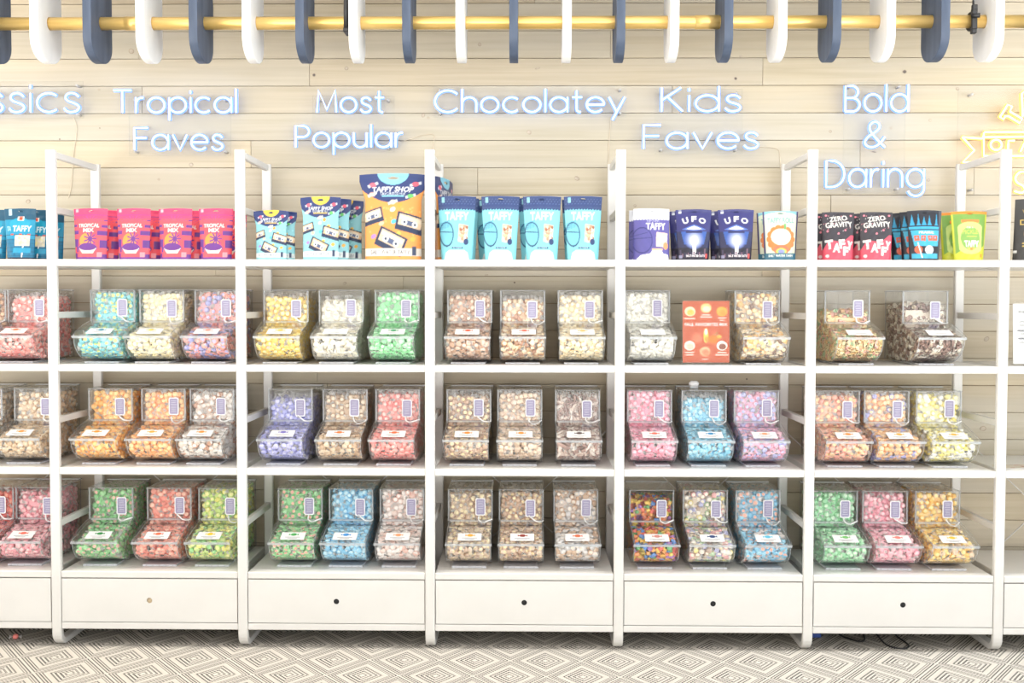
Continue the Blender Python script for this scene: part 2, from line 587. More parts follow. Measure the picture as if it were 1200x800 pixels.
class Art:
    """flat printed design: a small raster of colours, put on a surface's vertices as its print"""

    def __init__(self, W, H, base, res=260):
        self.W, self.H = W, H
        self.w, self.h = int(res * W / max(W, H)), int(res * H / max(W, H))
        self.a = np.zeros((self.h, self.w, 3))
        self.a[:] = np.array(base) / 255
        self.y, self.x = np.mgrid[0:self.h, 0:self.w]
        self.u, self.v = (self.x + .5) / self.w, (self.y + .5) / self.h

    def put(self, mask, col, al=1.0):
        self.a[mask] = self.a[mask] * (1 - al) + np.array(col) / 255 * al

    def rect(self, u0, v0, u1, v1, col, al=1.0):
        self.put((self.u >= u0) & (self.u <= u1) & (self.v >= v0) & (self.v <= v1), col, al)

    def ell(self, cu, cv, ru, rv, col, rot=0, al=1.0, inner=0):
        k = self.H / self.W
        dx, dy = self.u - cu, (self.v - cv) * k
        c, s = math.cos(rot), math.sin(rot)
        X, Y = dx * c + dy * s, -dx * s + dy * c
        d = (X / ru) ** 2 + (Y / (rv * k)) ** 2
        self.put((d <= 1) & (d >= inner * inner), col, al)

    def rrect(self, cu, cv, hu, hv, col, rot=0, al=1.0):
        k = self.H / self.W
        dx, dy = self.u - cu, (self.v - cv) * k
        c, s = math.cos(rot), math.sin(rot)
        X, Y = dx * c + dy * s, -dx * s + dy * c
        self.put((np.abs(X) <= hu) & (np.abs(Y) <= hv * k), col, al)

    def poly(self, pts, col, al=1.0):
        ins = np.zeros(self.u.shape, bool)
        n = len(pts)
        for i in range(n):
            (x0, y0), (x1, y1) = pts[i], pts[(i + 1) % n]
            if y0 == y1:
                continue
            c = ((self.v > y0) != (self.v > y1)) & (self.u < (x1 - x0) * (self.v - y0) / (y1 - y0) + x0)
            ins ^= c
        self.put(ins, col, al)

    def text(self, body, cu, cv, wu, hv, col, rot=0.0, bold=0.02, shear=0.0):
        """lettering centred at (cu, cv), wu wide and hv tall"""
        key = (body, bold, shear)
        if key not in TEXT_CACHE:
            TEXT_CACHE[key] = text_tris(body, bold, shear)
        v, t = TEXT_CACHE[key]
        if not len(t):
            return
        lo, hi = v.min(0), v.max(0)
        q = (v - (lo + hi) / 2) / (hi - lo) * np.array([wu, hv])
        k = self.H / self.W
        c, s = math.cos(rot), math.sin(rot)
        X = q[:, 0] * c - q[:, 1] * k * s
        Y = (q[:, 0] * s + q[:, 1] * k * c) / k
        px, py = (X + cu) * self.w - .5, (Y + cv) * self.h - .5
        mask = np.zeros(self.u.shape, bool)
        for a, b, d in t:
            xs, ys = px[[a, b, d]], py[[a, b, d]]
            x0, x1 = max(int(math.floor(xs.min())), 0), min(int(math.ceil(xs.max())), self.w - 1)
            y0, y1 = max(int(math.floor(ys.min())), 0), min(int(math.ceil(ys.max())), self.h - 1)
            if x1 < x0 or y1 < y0:
                continue
            gy, gx = np.mgrid[y0:y1 + 1, x0:x1 + 1]
            e = []
            for i in range(3):
                j = (i + 1) % 3
                e.append((xs[j] - xs[i]) * (gy - ys[i]) - (ys[j] - ys[i]) * (gx - xs[i]))
            ins = ((e[0] >= 0) & (e[1] >= 0) & (e[2] >= 0)) | ((e[0] <= 0) & (e[1] <= 0) & (e[2] <= 0))
            mask[y0:y1 + 1, x0:x1 + 1] |= ins
        self.put(mask, col)

    def sample(self, u, v):
        x = np.clip(u * self.w - .5, 0, self.w - 1.001)
        y = np.clip(v * self.h - .5, 0, self.h - 1.001)
        out = 0
        for dx in (-0.6, 0, 0.6):
            for dy in (-0.6, 0, 0.6):
                xi = np.clip(np.rint(x + dx).astype(int), 0, self.w - 1)
                yi = np.clip(np.rint(y + dy).astype(int), 0, self.h - 1)
                c = self.a[yi, xi]
                out = out + np.where(c <= 0.04045, c / 12.92, ((c + 0.055) / 1.055) ** 2.4)
        return out / 9 * .66


def print_attr(me, cols):
    at_ = me.color_attributes.new('print', 'FLOAT_COLOR', 'POINT')
    c = np.ones((len(cols), 4), np.float32)
    c[:, :3] = cols
    at_.data.foreach_set('color', c.ravel())


# ================================================================== SETTING
WALL_Y = 0.55
PLANK, Z_SEAM = 0.1335, 2.749
wall = MB()
wall.box(-4.6, 4.6, WALL_Y + 0.012, WALL_Y + 0.06, -0.05, 4.45, 1)
known = {0: [1.16], 1: [0.72], 3: [1.64], 4: [-0.235], 5: [1.50], 2: []}   # butt joints seen in the photo, by board row below z 2.749
row = -4
while True:
    z1 = Z_SEAM - row * PLANK
    if z1 < -0.05:
        break
    z0 = max(z1 - PLANK, 0.0)
    xs = list(known.get(row, []))
    if row not in known:
        xs = [random.uniform(-1.8, 1.8)]
    x = min(xs) if xs else 0.0
    cuts = xs + [-4.6, 4.6]
    if not xs:
        cuts += [-2.9, 2.9]
    else:
        if min(xs) > -0.5:
            cuts.append(min(xs) - random.uniform(2.2, 3.0))
        if max(xs) < 0.5:
            cuts.append(max(xs) + random.uniform(2.2, 3.0))
    cuts.sort()
    for a, b in zip(cuts[:-1], cuts[1:]):
        wall.box(a + .0008, b - .0008, WALL_Y + random.uniform(-.0006, .0006), WALL_Y + 0.02, z0 + .0012, min(z1, 3.3) - .0012, 0, 0.0012)
    row += 1
knots = [  # x, y in the photo, half width and half height in metres, dark
    (154, 60, .020, .018, 0), (368, 88, .012, .012, 1), (70, 163, .006, .006, 1), (224, 193, .015, .014, 0), (406, 80, .014, .013, 0), (502, 138, .010, .008, 0),
    (562, 52, .012, .014, 0), (496, 135, .012, .016, 0), (620, 155, .017, .014, 0), (862, 92, .011, .011, 1), (1060, 84, .015, .014, 1), (1122, 104, .012, .011, 0),
    (1044, 150, .012, .011, 0), (973, 154, .010, .010, 0), (1090, 141, .010, .010, 0), (676, 209, .020, .014, 0), (603, 331, .008, .007, 1), (404, 332, .014, .011, 0),
    (1156, 397, .021, .015, 0), (1152, 502, .022, .018, 0), (790, 50, .012, .015, 0), (5, 50, .012, .012, 1), (116, 105, .008, .006, 0), (720, 45, .014, .012, 0),
    (117, 150, .005, .004, 1), (33, 236, .016, .014, 0), (1088, 211, .012, .010, 0), (744, 241, .010, .010, 0), (875, 444, .008, .008, 1), (570, 322, .012, .006, 0),
    (1018, 206, .010, .008, 0), (630, 80, .018, .006, 0), (1024, 178, .02, .005, 1), (1195, 30, .012, .010, 0), (868, 66, .010, .008, 0), (186, 210, .008, .008, 0)]
for kx, ky, kw, kh, dk in knots:
    X, Z = at(kx, ky, WALL_Y)
    n = 14
    tilt = random.uniform(-.6, .6)
    for sc, dep, mt in ((1.0, .0008, 2), (0.72, .0012, 3 if dk else 4)):
        vs = []
        for yy in (WALL_Y - dep, WALL_Y + .004):
            for k in range(n):
                t = 2 * PI * k / n
                a, b = kw * .72 * sc * math.cos(t), kh * .72 * sc * math.sin(t)
                vs.append((X + a * math.cos(tilt) - b * math.sin(tilt), yy, Z + a * math.sin(tilt) + b * math.cos(tilt)))
        fs = [list(range(n))] + [(k, n + k, n + (k + 1) % n, (k + 1) % n) for k in range(n)]
        wall.add(vs, fs, mt)
KNOTMID = noisy('pine_knot_heart', rgb(166, 154, 138), rgb(186, 174, 156), (60, 60, 60), 0.6)
struct(wall.build('wall_back', [WALLM, GAP, KNOT, KNOTDARK, KNOTMID]))
fl = MB().box(-4.6, 4.6, -7.0, WALL_Y + .06, -0.06, 0.0)
struct(fl.build('floor', [CARPET]))
ce = MB().box(-4.6, 4.6, -0.15, WALL_Y + .06, 3.2, 3.26)
ce.box(-4.6, 4.6, -0.15, -0.09, 3.26, 4.4)
ce.box(-4.6, 4.6, -4.6, WALL_Y + .06, 4.4, 4.46)
struct(ce.build('ceiling', [CEILM]))

# ================================================================== SHELVING
SP = 0.8413
POST_W, POST_D = 0.043, 0.027
POST_H = 2.222
YB = 0.47                       # front face of the rear posts
SHELF_Z = {'top': 1.740, 'upper': 1.272, 'middle': 0.810}
DECK_Z = 0.343
HEADS = {-1: 'cut-off leftmost neon sign', 0: 'Tropical Faves sign', 1: 'Most Popular sign', 2: 'Chocolatey sign', 3: 'Kids Faves sign',
         4: 'Bold & Daring sign', 5: 'yellow neon sign'}


def post_x(i):
    return (i - 2.5) * SP


def upright_mesh():
    r = 0.05
    yc, zc = POST_D / 2, 0.0135
    pts = [(yc, POST_H), (yc, 1.0), (yc, zc + r)]
    for k in range(1, 7):
        t = PI + (PI / 2) * k / 6
        pts.append((yc + r + r * math.cos(t), zc + r + r * math.sin(t)))
    yb = YB + POST_D / 2
    pts.append((yb - r, zc))
    for k in range(1, 7):
        t = -PI / 2 + (PI / 2) * k / 6
        pts.append((yb - r + r * math.cos(t), zc + r + r * math.sin(t)))
    pts += [(yb, 1.0), (yb, POST_H)]
    m = MB()
    n = len(pts)
    P = [Vector(p) for p in pts]
    vs = []
    hb, hw, b = POST_D / 2, POST_W / 2, 0.004
    sec = [(-hw + b, -hb), (hw - b, -hb), (hw, -hb + b), (hw, hb - b), (hw - b, hb), (-hw + b, hb), (-hw, hb - b), (-hw, -hb + b)]
    for i in range(n):
        d = (P[min(i + 1, n - 1)] - P[max(i - 1, 0)]).normalized()
        nv = Vector((-d.y, d.x))
        for sx, sn in sec:
            q = P[i] + nv * sn
            vs.append((sx, q.x, q.y))
    fs = []
    for i in range(n - 1):
        for k in range(8):
            l = (k + 1) % 8
            fs.append((i * 8 + k, i * 8 + l, (i + 1) * 8 + l, (i + 1) * 8 + k))
    fs += [list(range(8)), [(n - 1) * 8 + k for k in range(8)][::-1]]
    m.add(vs, fs)
    return m.mesh('upright_frame', [WHITE])


up_me = upright_mesh()
rung_me = MB().box(-.011, .011, POST_D - .002, YB + .002, -.0145, .0145, 0, .002).mesh('rung', [WHITE])
ORD = ['leftmost, outside the picture,', 'first', 'second', 'third', 'fourth', 'fifth', 'sixth', 'rightmost, outside the picture,']
NEXT = ['at the left end beyond the leftmost bins', 'between the leftmost sign and Tropical Faves', 'between Tropical Faves and Most Popular',
        'between Most Popular and Chocolatey', 'between Chocolatey and Kids Faves', 'between Kids Faves and Bold & Daring', 'between Bold & Daring and the yellow sign',
        'at the right end beyond the yellow sign']
for i in range(-1, 7):
    o = thing('shelf_upright', 'white metal ladder upright ' + NEXT[i + 1], 'shelf upright', (post_x(i), 0, 0), group='white shelf uprights')
    link('frame', up_me, o)
    for z in (0.553, 1.021, 1.492, 1.960, 2.205):
        link('rung', rung_me, o, (0, 0, z))

BW = SP - POST_W                # clear width of a bay
sh_me = MB().box(-BW / 2 - .0005, BW / 2 + .0005, .003, YB + POST_D, -.031, 0, 0, .003).mesh('shelf_board', [WHITE])


def drawer_unit(label, loc, hole_mat):
    o = thing('drawer_unit', label, 'drawer unit', loc, group='white drawer units')
    h, w = .262, BW / 2 - .001
    m = MB()
    m.box(-w, w, .003, YB + POST_D, h - .03, h, 0, .003)          # top
    m.box(-w, w, .003, YB + POST_D, 0, .03, 0, .003)              # bottom
    m.box(-w, -w + .014, .02, YB, .03, h - .03)
    m.box(w - .014, w, .02, YB, .03, h - .03)
    m.box(-w + .014, w - .014, YB, YB + .012, .03, h - .03)
    m.build('carcass', WHITE, o)
    d = MB()
    # front with a round finger hole
    x, z0, z1, zc, r, n = w - .003, .0335, h - .0335, .131, .0125, 24
    ring = [(r * math.cos(2 * PI * k / n), zc + r * math.sin(2 * PI * k / n)) for k in range(n)]
    rim = []
    for k in range(n):
        c, s = math.cos(2 * PI * k / n), math.sin(2 * PI * k / n)
        t = min(x / abs(c) if abs(c) > 1e-9 else 1e9, ((z1 - zc) if s > 0 else (zc - z0)) / abs(s) if abs(s) > 1e-9 else 1e9)
        rim.append((t * c, zc + t * s))
    corners = [(x, z1), (-x, z1), (-x, z0), (x, z0)]
    vs = [(a, .003, b) for a, b in ring] + [(a, .003, b) for a, b in rim] + [(a, .019, b) for a, b in ring] + [(a, .019, b) for a, b in rim]
    fs = []
    for k in range(n):
        l = (k + 1) % n
        fs += [(k, l, n + l, n + k), (2 * n + k, 3 * n + k, 3 * n + l, 2 * n + l), (k, 2 * n + k, 2 * n + l, l), (n + k, n + l, 3 * n + l, 3 * n + k)]
    base = len(vs)
    for cx_, cz_ in corners:      # corner fillets of the panel
        best = sorted(range(n), key=lambda k: (rim[k][0] - cx_) ** 2 + (rim[k][1] - cz_) ** 2)
        ks = [k for k in range(n) if abs(rim[k][0] - cx_) < 1e-6], [k for k in range(n) if abs(rim[k][1] - cz_) < 1e-6]
        a = min(ks[0], key=lambda k: abs(rim[k][1] - cz_))
        b = min(ks[1], key=lambda k: abs(rim[k][0] - cx_))
        q = len(vs)
        vs += [(cx_, .003, cz_), (cx_, .019, cz_)]
        fs += [(n + a, q, n + b), (3 * n + a, 3 * n + b, q + 1), (n + a, 3 * n + a, q + 1, q), (q, q + 1, 3 * n + b, n + b)]
    d.add(vs, fs)
    d.box(-x + .02, x - .02, .035, YB - .02, .036, .18)             # drawer box behind the front
    dr = d.build('drawer', WHITE, o)
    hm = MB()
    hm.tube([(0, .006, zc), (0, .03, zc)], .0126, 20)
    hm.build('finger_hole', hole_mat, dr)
    return o


for b in range(-1, 6):
    xc = (b - 2) * SP
    hd = HEADS[b]
    for nm in ('top', 'upper', 'middle'):
        o = link('shelf_board', sh_me, None, (xc, 0, SHELF_Z[nm]))
        word = {'top': 'topmost white shelf board, holding bags, below the ', 'upper': 'second white shelf board from the top below the ',
                'middle': 'third white shelf board from the top below the '}[nm]
        tag(o, word + hd, 'shelf', 'white shelf boards')
    drawer_unit('white drawer unit at the bottom of the bay below the ' + hd, (xc, 0, DECK_Z - .262), BRASSHOLE if b == 0 else HOLE)
    # crossed thin rods stiffening the back of the bay
    m = MB()
    for s in (1, -1):
        m.tube([(-s * BW / 2, YB + .034 + s * .0035, .92), (s * BW / 2, YB + .034 + s * .0035, .17)], .003, 6)
    tag(m.build('cross_brace', WHITE, None, (xc, 0, 0)), 'thin white crossed rods bracing the back of the bay below the ' + hd, 'cross brace', 'shelf cross braces')

# ================================================================== OVERHEAD SLATS AND PIPE
PIPE_Z, PIPE_Y, SLAT_D = 2.803, 0.11, 0.23
SLAT_Z0, SLAT_TOP = 2.628, 3.2


def slat_mesh(name, mat):
    cu = bpy.data.curves.new(name, 'CURVE')
    cu.dimensions = '2D'
    cu.fill_mode = 'BOTH'
    cu.extrude = 0.0175
    cu.bevel_depth = 0.0015
    r = SLAT_D / 2
    pts = [(-r, SLAT_TOP), (-r, SLAT_Z0 + r * .78)]
    for k in range(1, 16):
        t = PI + PI * k / 16
        pts.append((r * math.cos(t), SLAT_Z0 + r * .78 + r * .78 * math.sin(t)))
    pts += [(r, SLAT_Z0 + r * .78), (r, SLAT_TOP)]
    hole = [(.031 * math.cos(2 * PI * k / 28), PIPE_Z + .031 * math.sin(2 * PI * k / 28)) for k in range(28)]
    for L_ in (pts, hole):
        sp = cu.splines.new('POLY')
        sp.points.add(len(L_) - 1)
        for p, (a, b) in zip(sp.points, L_):
            p.co = (a, b, 0, 1)
        sp.use_cyclic_u = True
    o = bpy.data.objects.new(name, cu)
    COL.objects.link(o)
    dg = bpy.context.evaluated_depsgraph_get()
    me = bpy.data.meshes.new_from_object(o.evaluated_get(dg))
    bpy.data.objects.remove(o)
    # 2D curve lies in XY: turn it into the YZ plane
    me.transform(Matrix(((0, 0, 1, 0), (1, 0, 0, 0), (0, 1, 0, 0), (0, 0, 0, 1))))
    me.materials.clear()
    me.materials.append(mat)
    me.name = name
    return me


sl_w, sl_n = slat_mesh('white_slat', WHITEWOOD), slat_mesh('navy_slat', NAVYWOOD)
ORDW = ['first', 'second', 'third', 'fourth', 'fifth', 'sixth', 'seventh', 'eighth', 'ninth', 'tenth', 'eleventh', 'twelfth']
cnt = {0: 0, 1: 0}
for k in range(-10, 11):
    w = k % 2
    o = link('hanging_plank', sl_w if w else sl_n, None, (-0.052 + .2345 * k, PIPE_Y, 0))
    tag(o, '%s round-ended wooden plank on the gold pipe, %s %s one from the left' % ('white' if w else 'navy blue', ORDW[cnt[w]], 'white' if w else 'navy'),
        'hanging plank', 'planks hanging on the gold pipe')
    cnt[w] += 1
pipe = thing('brass_pipe', 'long gold pipe running through the hanging white and navy slats', 'pipe', (0, PIPE_Y, PIPE_Z))
MB().tube([(-4.4, 0, 0), (4.4, 0, 0)], .0285, 24).build('tube', BRASS, pipe)
for x0, x1 in ((0.757, 0.862), (-1.80, -1.72)):
    MB().tube([(x0, 0, 0), (x0, 0, 0), (x1, 0, 0), (x1, 0, 0)], [.0285, .0307, .0307, .0285], 24).build('coupling', BRASS, pipe)
cl = thing('pipe_clamp', 'black clamp with a cable gripping the right end of the gold pipe', 'clamp', (at(1137, 30, PIPE_Y)[0], PIPE_Y, PIPE_Z))
m = MB()
m.tube([(0, .036 * math.cos(2 * PI * k / 20), .036 * math.sin(2 * PI * k / 20)) for k in range(20)], .007, 8, closed=True)
m.box(-.012, .012, -.048, -.03, -.045, .045, 0, .003)
m.box(-.009, .014, -.044, -.026, .03, .065, 0, .003)
m.box(-.010, .012, -.044, -.02, -.062, -.03, 0, .003)
m.build('ring', BLACK, cl)
MB().tube([(-.015, -.045, .012), (.018, -.058, .012)], .010, 10).build('knob', BLACK, cl)
MB().tube([(0, -.03, .055), (0, -.022, .14), (.003, .01, .26), (0, .03, .397)], .0045, 8).build('cable', BLACK, cl)
st = thing('hanging_strap', 'black strap hanging behind a white slat over the gold pipe', 'strap', (at(405, 20, PIPE_Y - .05)[0], PIPE_Y, 0))
MB().tube([(0, -.036, PIPE_Z - .035), (0, -.036, PIPE_Z + .08), (0, -.02, 3.0), (0, -.02, 3.2)], .0125, 6).build('webbing', BLACK, st)
MB().box(-.0125, .0125, -.05, .035, PIPE_Z - .05, PIPE_Z - .032, 0, .003).build('buckle', BLACK, st)

# ================================================================== NEON SIGNS
def arc(cx, cy, rx, ry, a0, a1, n=None):
    n = n or max(4, int(abs(a1 - a0) / 14))
    return [(cx + rx * math.cos(math.radians(a0 + (a1 - a0) * i / n)), cy + ry * math.sin(math.radians(a0 + (a1 - a0) * i / n))) for i in range(n + 1)]


def smooth(pts, n=5):
    P = [pts[0]] + list(pts) + [pts[-1]]
    out = []
    for i in range(1, len(P) - 2):
        for k in range(n):
            t = k / n
            a, b, c, d = P[i - 1], P[i], P[i + 1], P[i + 2]
            out.append(tuple(.5 * ((2 * b[j]) + (-a[j] + c[j]) * t + (2 * a[j] - 5 * b[j] + 4 * c[j] - d[j]) * t * t + (-a[j] + 3 * b[j] - 3 * c[j] + d[j]) * t ** 3) for j in (0, 1)))
    out.append(tuple(pts[-1]))
    return out


X_ = .68
CIRC = arc(.34, .34, .34, .34, 0, 360, 22)
GLYPH = {
    'o': ([CIRC], .68), 'a': ([CIRC, [(.68, .68), (.68, 0)]], .68), 'd': ([CIRC, [(.68, 1.06), (.68, 0)]], .68),
    'p': ([CIRC, [(0, .68), (0, -.34)]], .68), 'l': ([[(0, 1.06), (0, 0)]], 0.0), 'i': ([[(0, .68), (0, 0)], [(0, .86), (0, .98)]], 0.0),
    's': ([smooth([(.43, .55), (.34, .65), (.21, .68), (.09, .63), (.05, .51), (.12, .40), (.24, .345), (.37, .28), (.44, .17), (.38, .05), (.23, 0), (.09, .03), (.0, .14)])], .44),
    'c': ([arc(.34, .34, .34, .34, 48, 312)], .60), 'e': ([[(0, .34), (.68, .34)] + arc(.34, .34, .34, .34, 0, 318)], .68),
    'r': ([[(0, .68), (0, 0)], smooth([(0, .36), (.05, .54), (.16, .65), (.30, .67)])], .30),
    'v': ([[(0, .68), (.30, 0), (.60, .68)]], .60), 'y': ([[(0, .68), (.30, .02)], [(.62, .68), (.14, -.36)]], .62),
    't': ([[(.17, .98), (.17, .14)] + arc(.31, .14, .14, .14, 180, 280)[1:], [(0, .68), (.38, .68)]], .38),
    'u': ([[(0, .68), (0, .28)] + arc(.28, .28, .28, .28, 180, 360)[1:] + [(.56, .68)], [(.56, .68), (.56, 0)]], .56),
    'n': ([[(0, .68), (0, 0)], [(0, .36)] + arc(.28, .40, .28, .28, 180, 0)[1:] + [(.56, 0)]], .56),
    'h': ([[(0, 1.06), (0, 0)], [(0, .36)] + arc(.28, .40, .28, .28, 180, 0)[1:] + [(.56, 0)]], .56),
    'g': ([CIRC, [(.68, .68), (.68, -.06)] + arc(.36, -.06, .32, .28, 0, -160)[1:]], .68),
    'C': ([arc(.5, .5, .5, .5, 42, 318)], .88), 'T': ([[(0, 1), (.72, 1)], [(.36, 1), (.36, 0)]], .72), 'F': ([[(.56, 1), (0, 1), (0, 0)], [(0, .54), (.50, .54)]], .56),
    'P': ([[(0, 0), (0, 1), (.30, 1)] + arc(.30, .74, .28, .26, 90, -90)[1:] + [(0, .48)]], .58), 'M': ([[(0, 0), (.06, 1), (.42, .12), (.78, 1), (.84, 0)]], .84),
    'K': ([[(0, 1), (0, 0)], [(.56, 1), (0, .46)], [(.18, .60), (.62, 0)]], .62),
    'B': ([[(0, 0), (0, 1), (.26, 1)] + arc(.26, .765, .24, .235, 90, -90)[1:] + [(0, .53)], [(.26, .53)] + arc(.28, .265, .29, .265, 90, -90)[1:] + [(0, 0)]], .57),
    'D': ([[(0, 0), (0, 1), (.22, 1)] + arc(.22, .5, .50, .5, 90, -90)[1:] + [(0, 0)]], .72),
    '&': ([smooth([(.72, .0), (.50, .22), (.22, .58), (.16, .78), (.22, .94), (.36, 1.0), (.49, .92), (.50, .76), (.36, .60), (.12, .42), (.0, .22), (.06, .06), (.24, 0), (.42, .06), (.58, .22), (.70, .40)])], .72),
}
NEON_Y = 0.502


def word_paths(word, gap=.19):
    x, out = 0.0, []
    for ch in word:
        g, w = GLYPH[ch]
        for pl in g:
            out.append([(x + a, b) for a, b in pl])
        x += w + gap
    return out, x - gap


def neon_word(parent, word, xl, xr, yb, ycap, mat=NEON, rad=.0034, origin=(0, 0)):
    pl, w = word_paths(word)
    X0, Z0 = at(xl, yb, NEON_Y)
    X1, Z1 = at(xr, ycap, NEON_Y)
    m = MB()
    for p in pl:
        q = [(X0 + a * (X1 - X0) / w - origin[0], 0, Z0 + b * (Z1 - Z0) - origin[1]) for a, b in p]
        m.tube(q, .0090, 10, 0)
        m.tube([(a, -.0075, b) for a, _, b in q], rad, 8, 1)
    o = m.build('neon_word', [HALO, mat], parent)
    return o, (X0, X1, Z0, Z1)


def neon_sign(label, lines, panel, cord=None, mat=NEON):
    px0, py0, px1, py1 = panel
    x0, z1 = at(px0, py0, NEON_Y)
    x1, z0 = at(px1, py1, NEON_Y)
    org = ((x0 + x1) / 2, z0)
    o = thing('neon_sign', label, 'neon sign', (org[0], NEON_Y, org[1]), group='blue neon signs on the plank wall')
    for ln in lines:
        neon_word(o, *ln, origin=org)
    hw, h = (x1 - x0) / 2, z1 - z0
    m = MB()
    vs = [(x, y, z) for x in (-hw, hw) for y in (.008, .013) for z in (0, h)]
    m.add(vs, [(0, 4, 5, 1), (2, 3, 7, 6), (0, 1, 3, 2), (4, 6, 7, 5), (0, 2, 6, 4), (1, 5, 7, 3)], [0, 0, 1, 1, 1, 1])
    m.build('backing_panel', [PANEL, PANELEDGE], o)
    for sx in (-1, 1):
        for zz in (.02, h - .02):
            MB().tube([(sx * (hw - .03), .004, zz), (sx * (hw - .03), WALL_Y - NEON_Y, zz)], .006, 10).build('standoff', CORDGREY, o)
    if cord:
        pts = []
        for a, b in cord:
            X, Z = at(a, b, WALL_Y - .004)
            pts.append((X - org[0], WALL_Y - .004 - NEON_Y, Z - org[1]))
        MB().tube(smooth3(pts), .0018, 6).build('power_cord', CORDCLEAR, o)
    return o


def smooth3(pts, n=5):
    P = [pts[0]] + list(pts) + [pts[-1]]
    out = []
    for i in range(1, len(P) - 2):
        for k in range(n):
            t = k / n
            a, b, c, d = P[i - 1], P[i], P[i + 1], P[i + 2]
            out.append(tuple(.5 * ((2 * b[j]) + (-a[j] + c[j]) * t + (2 * a[j] - 5 * b[j] + 4 * c[j] - d[j]) * t * t + (-a[j] + 3 * b[j] - 3 * c[j] + d[j]) * t ** 3) for j in (0, 1, 2)))
    out.append(tuple(pts[-1]))
    return out


CORDCLEAR = noisy('pale_cord', rgb(196, 184, 164), rgb(206, 194, 174), (30, 30, 30), 0.5)
# the leftmost sign starts outside the picture: only its end shows
neon_sign('blue neon sign cut by the left picture edge, ending in ssics', [('Classics', -98, 93, 131.7, 99)], (-102, 95, 97, 138),
          [(86, 137), (90, 152), (86, 180), (84, 215), (80, 232)])
neon_sign('blue neon sign reading Tropical Faves', [('Tropical', 134, 277, 132.3, 106), ('Faves', 158.5, 261, 175.7, 150)], (150, 112, 270, 182), None)
neon_sign('blue neon sign reading Most Popular', [('Most', 372, 450, 131.7, 106.5), ('Popular', 347, 472, 172.7, 147.7)], (366, 112, 462, 178),
          [(470, 166), (506, 157), (508, 170), (508, 190)])
neon_sign('blue neon sign reading Chocolatey', [('Chocolatey', 510, 732, 131.7, 106)], (508, 100, 734, 137), [(716, 138), (715, 150), (714, 165), (713, 195)])
neon_sign('blue neon sign reading Kids Faves', [('Kids', 775, 867.5, 130.7, 103), ('Faves', 754, 888, 174.3, 146.7)], (768, 104, 870, 180),
          [(884, 172), (910, 174), (914, 184), (915, 200)])
bd = neon_sign('blue neon sign reading Bold & Daring', [('Bold', 990, 1064, 131, 101), ('&', 1013, 1037, 172.7, 143), ('Daring', 967.5, 1082.5, 219.3, 188.5)],
               (990, 96, 1060, 226), None)

# yellow neon sign at the right edge: a ribbon banner with letters, pieces of taffy above
ox, oz = at(1160, 200, NEON_Y)
ysn = thing('neon_sign', 'yellow neon ribbon banner sign at the right edge of the picture', 'neon sign', (ox, NEON_Y, oz))


def ypath(pts, rad=.0046, closed=False, name='neon_tube'):
    q = []
    for a, b in pts:
        X, Z = at(a, b, NEON_Y)
        q.append((X - ox, 0, Z - oz))
    m = MB().tube(q, .0092, 10, 0, closed=closed)
    m.tube([(a, -.0075, b) for a, _, b in q], .0038, 8, 1, closed=closed)
    m.build(name, [HALOY, NEONY], ysn)


ypath([(1127, 161), (1141, 176.5), (1127.5, 190), (1150, 190)], name='ribbon_tail')
ypath([(1127, 161), (1150, 162.5), (1153, 155), (1225, 155)], name='ribbon_tail')
ypath([(1152, 156), (1152, 183), (1230, 183)], name='ribbon_band')
ypath([(1153, 161), (1225, 160)], name='ribbon_band')
ypath(arc(1166.5, 170, 6.5, 6, 0, 360, 18), name='neon_letter')
ypath([(1180, 178), (1181, 165), (1188, 165)], name='neon_letter')
ypath([(1195, 178), (1201, 164), (1207, 178)], name='neon_letter')
ypath(smooth([(1208, 206), (1202, 202), (1194, 202), (1189, 208), (1191, 214), (1198, 218), (1200, 223), (1196, 226), (1188, 224)]), name='neon_letter')
ypath([(1171, 137.5), (1180, 123), (1185, 125), (1182.5, 131), (1197, 139.5), (1194, 144.5), (1181, 136.5), (1177, 136.5), (1175, 140)], closed=True, name='neon_outline')
ypath([(1197.5, 137), (1196.5, 110), (1199, 108), (1210, 108), (1214, 137)], name='neon_outline')
x0, z1 = at(1124, 104, NEON_Y)
x1, z0 = at(1260, 230, NEON_Y)
m = MB()
vs = [(x, y, z) for x in (x0 - ox, x1 - ox) for y in (.009, .014) for z in (z0 - oz, z1 - oz)]
m.add(vs, [(0, 4, 5, 1), (2, 3, 7, 6), (0, 1, 3, 2), (4, 6, 7, 5), (0, 2, 6, 4), (1, 5, 7, 3)], [0, 0, 1, 1, 1, 1])
m.build('backing_panel', [PANEL, PANELEDGE], ysn)
for a, b in ((1140, 222), (1140, 110), (1250, 222), (1250, 110)):
    X, Z = at(a, b, NEON_Y)
    MB().tube([(X - ox, .006, Z - oz), (X - ox, WALL_Y - NEON_Y, Z - oz)], .006, 10).build('standoff', CORDGREY, ysn)

# ================================================================== CANDY BINS
BIN_W, BIN_H = 0.204, 0.336
HWB = BIN_W / 2
T = 0.003
CURVE = [(.034, .131), (.036, .112), (.043, .088), (.057, .066), (.078, .047), (.106, .031), (.140, .018), (.178, .009)]
UPY, UPZ, BACKY = .240, .186, .478


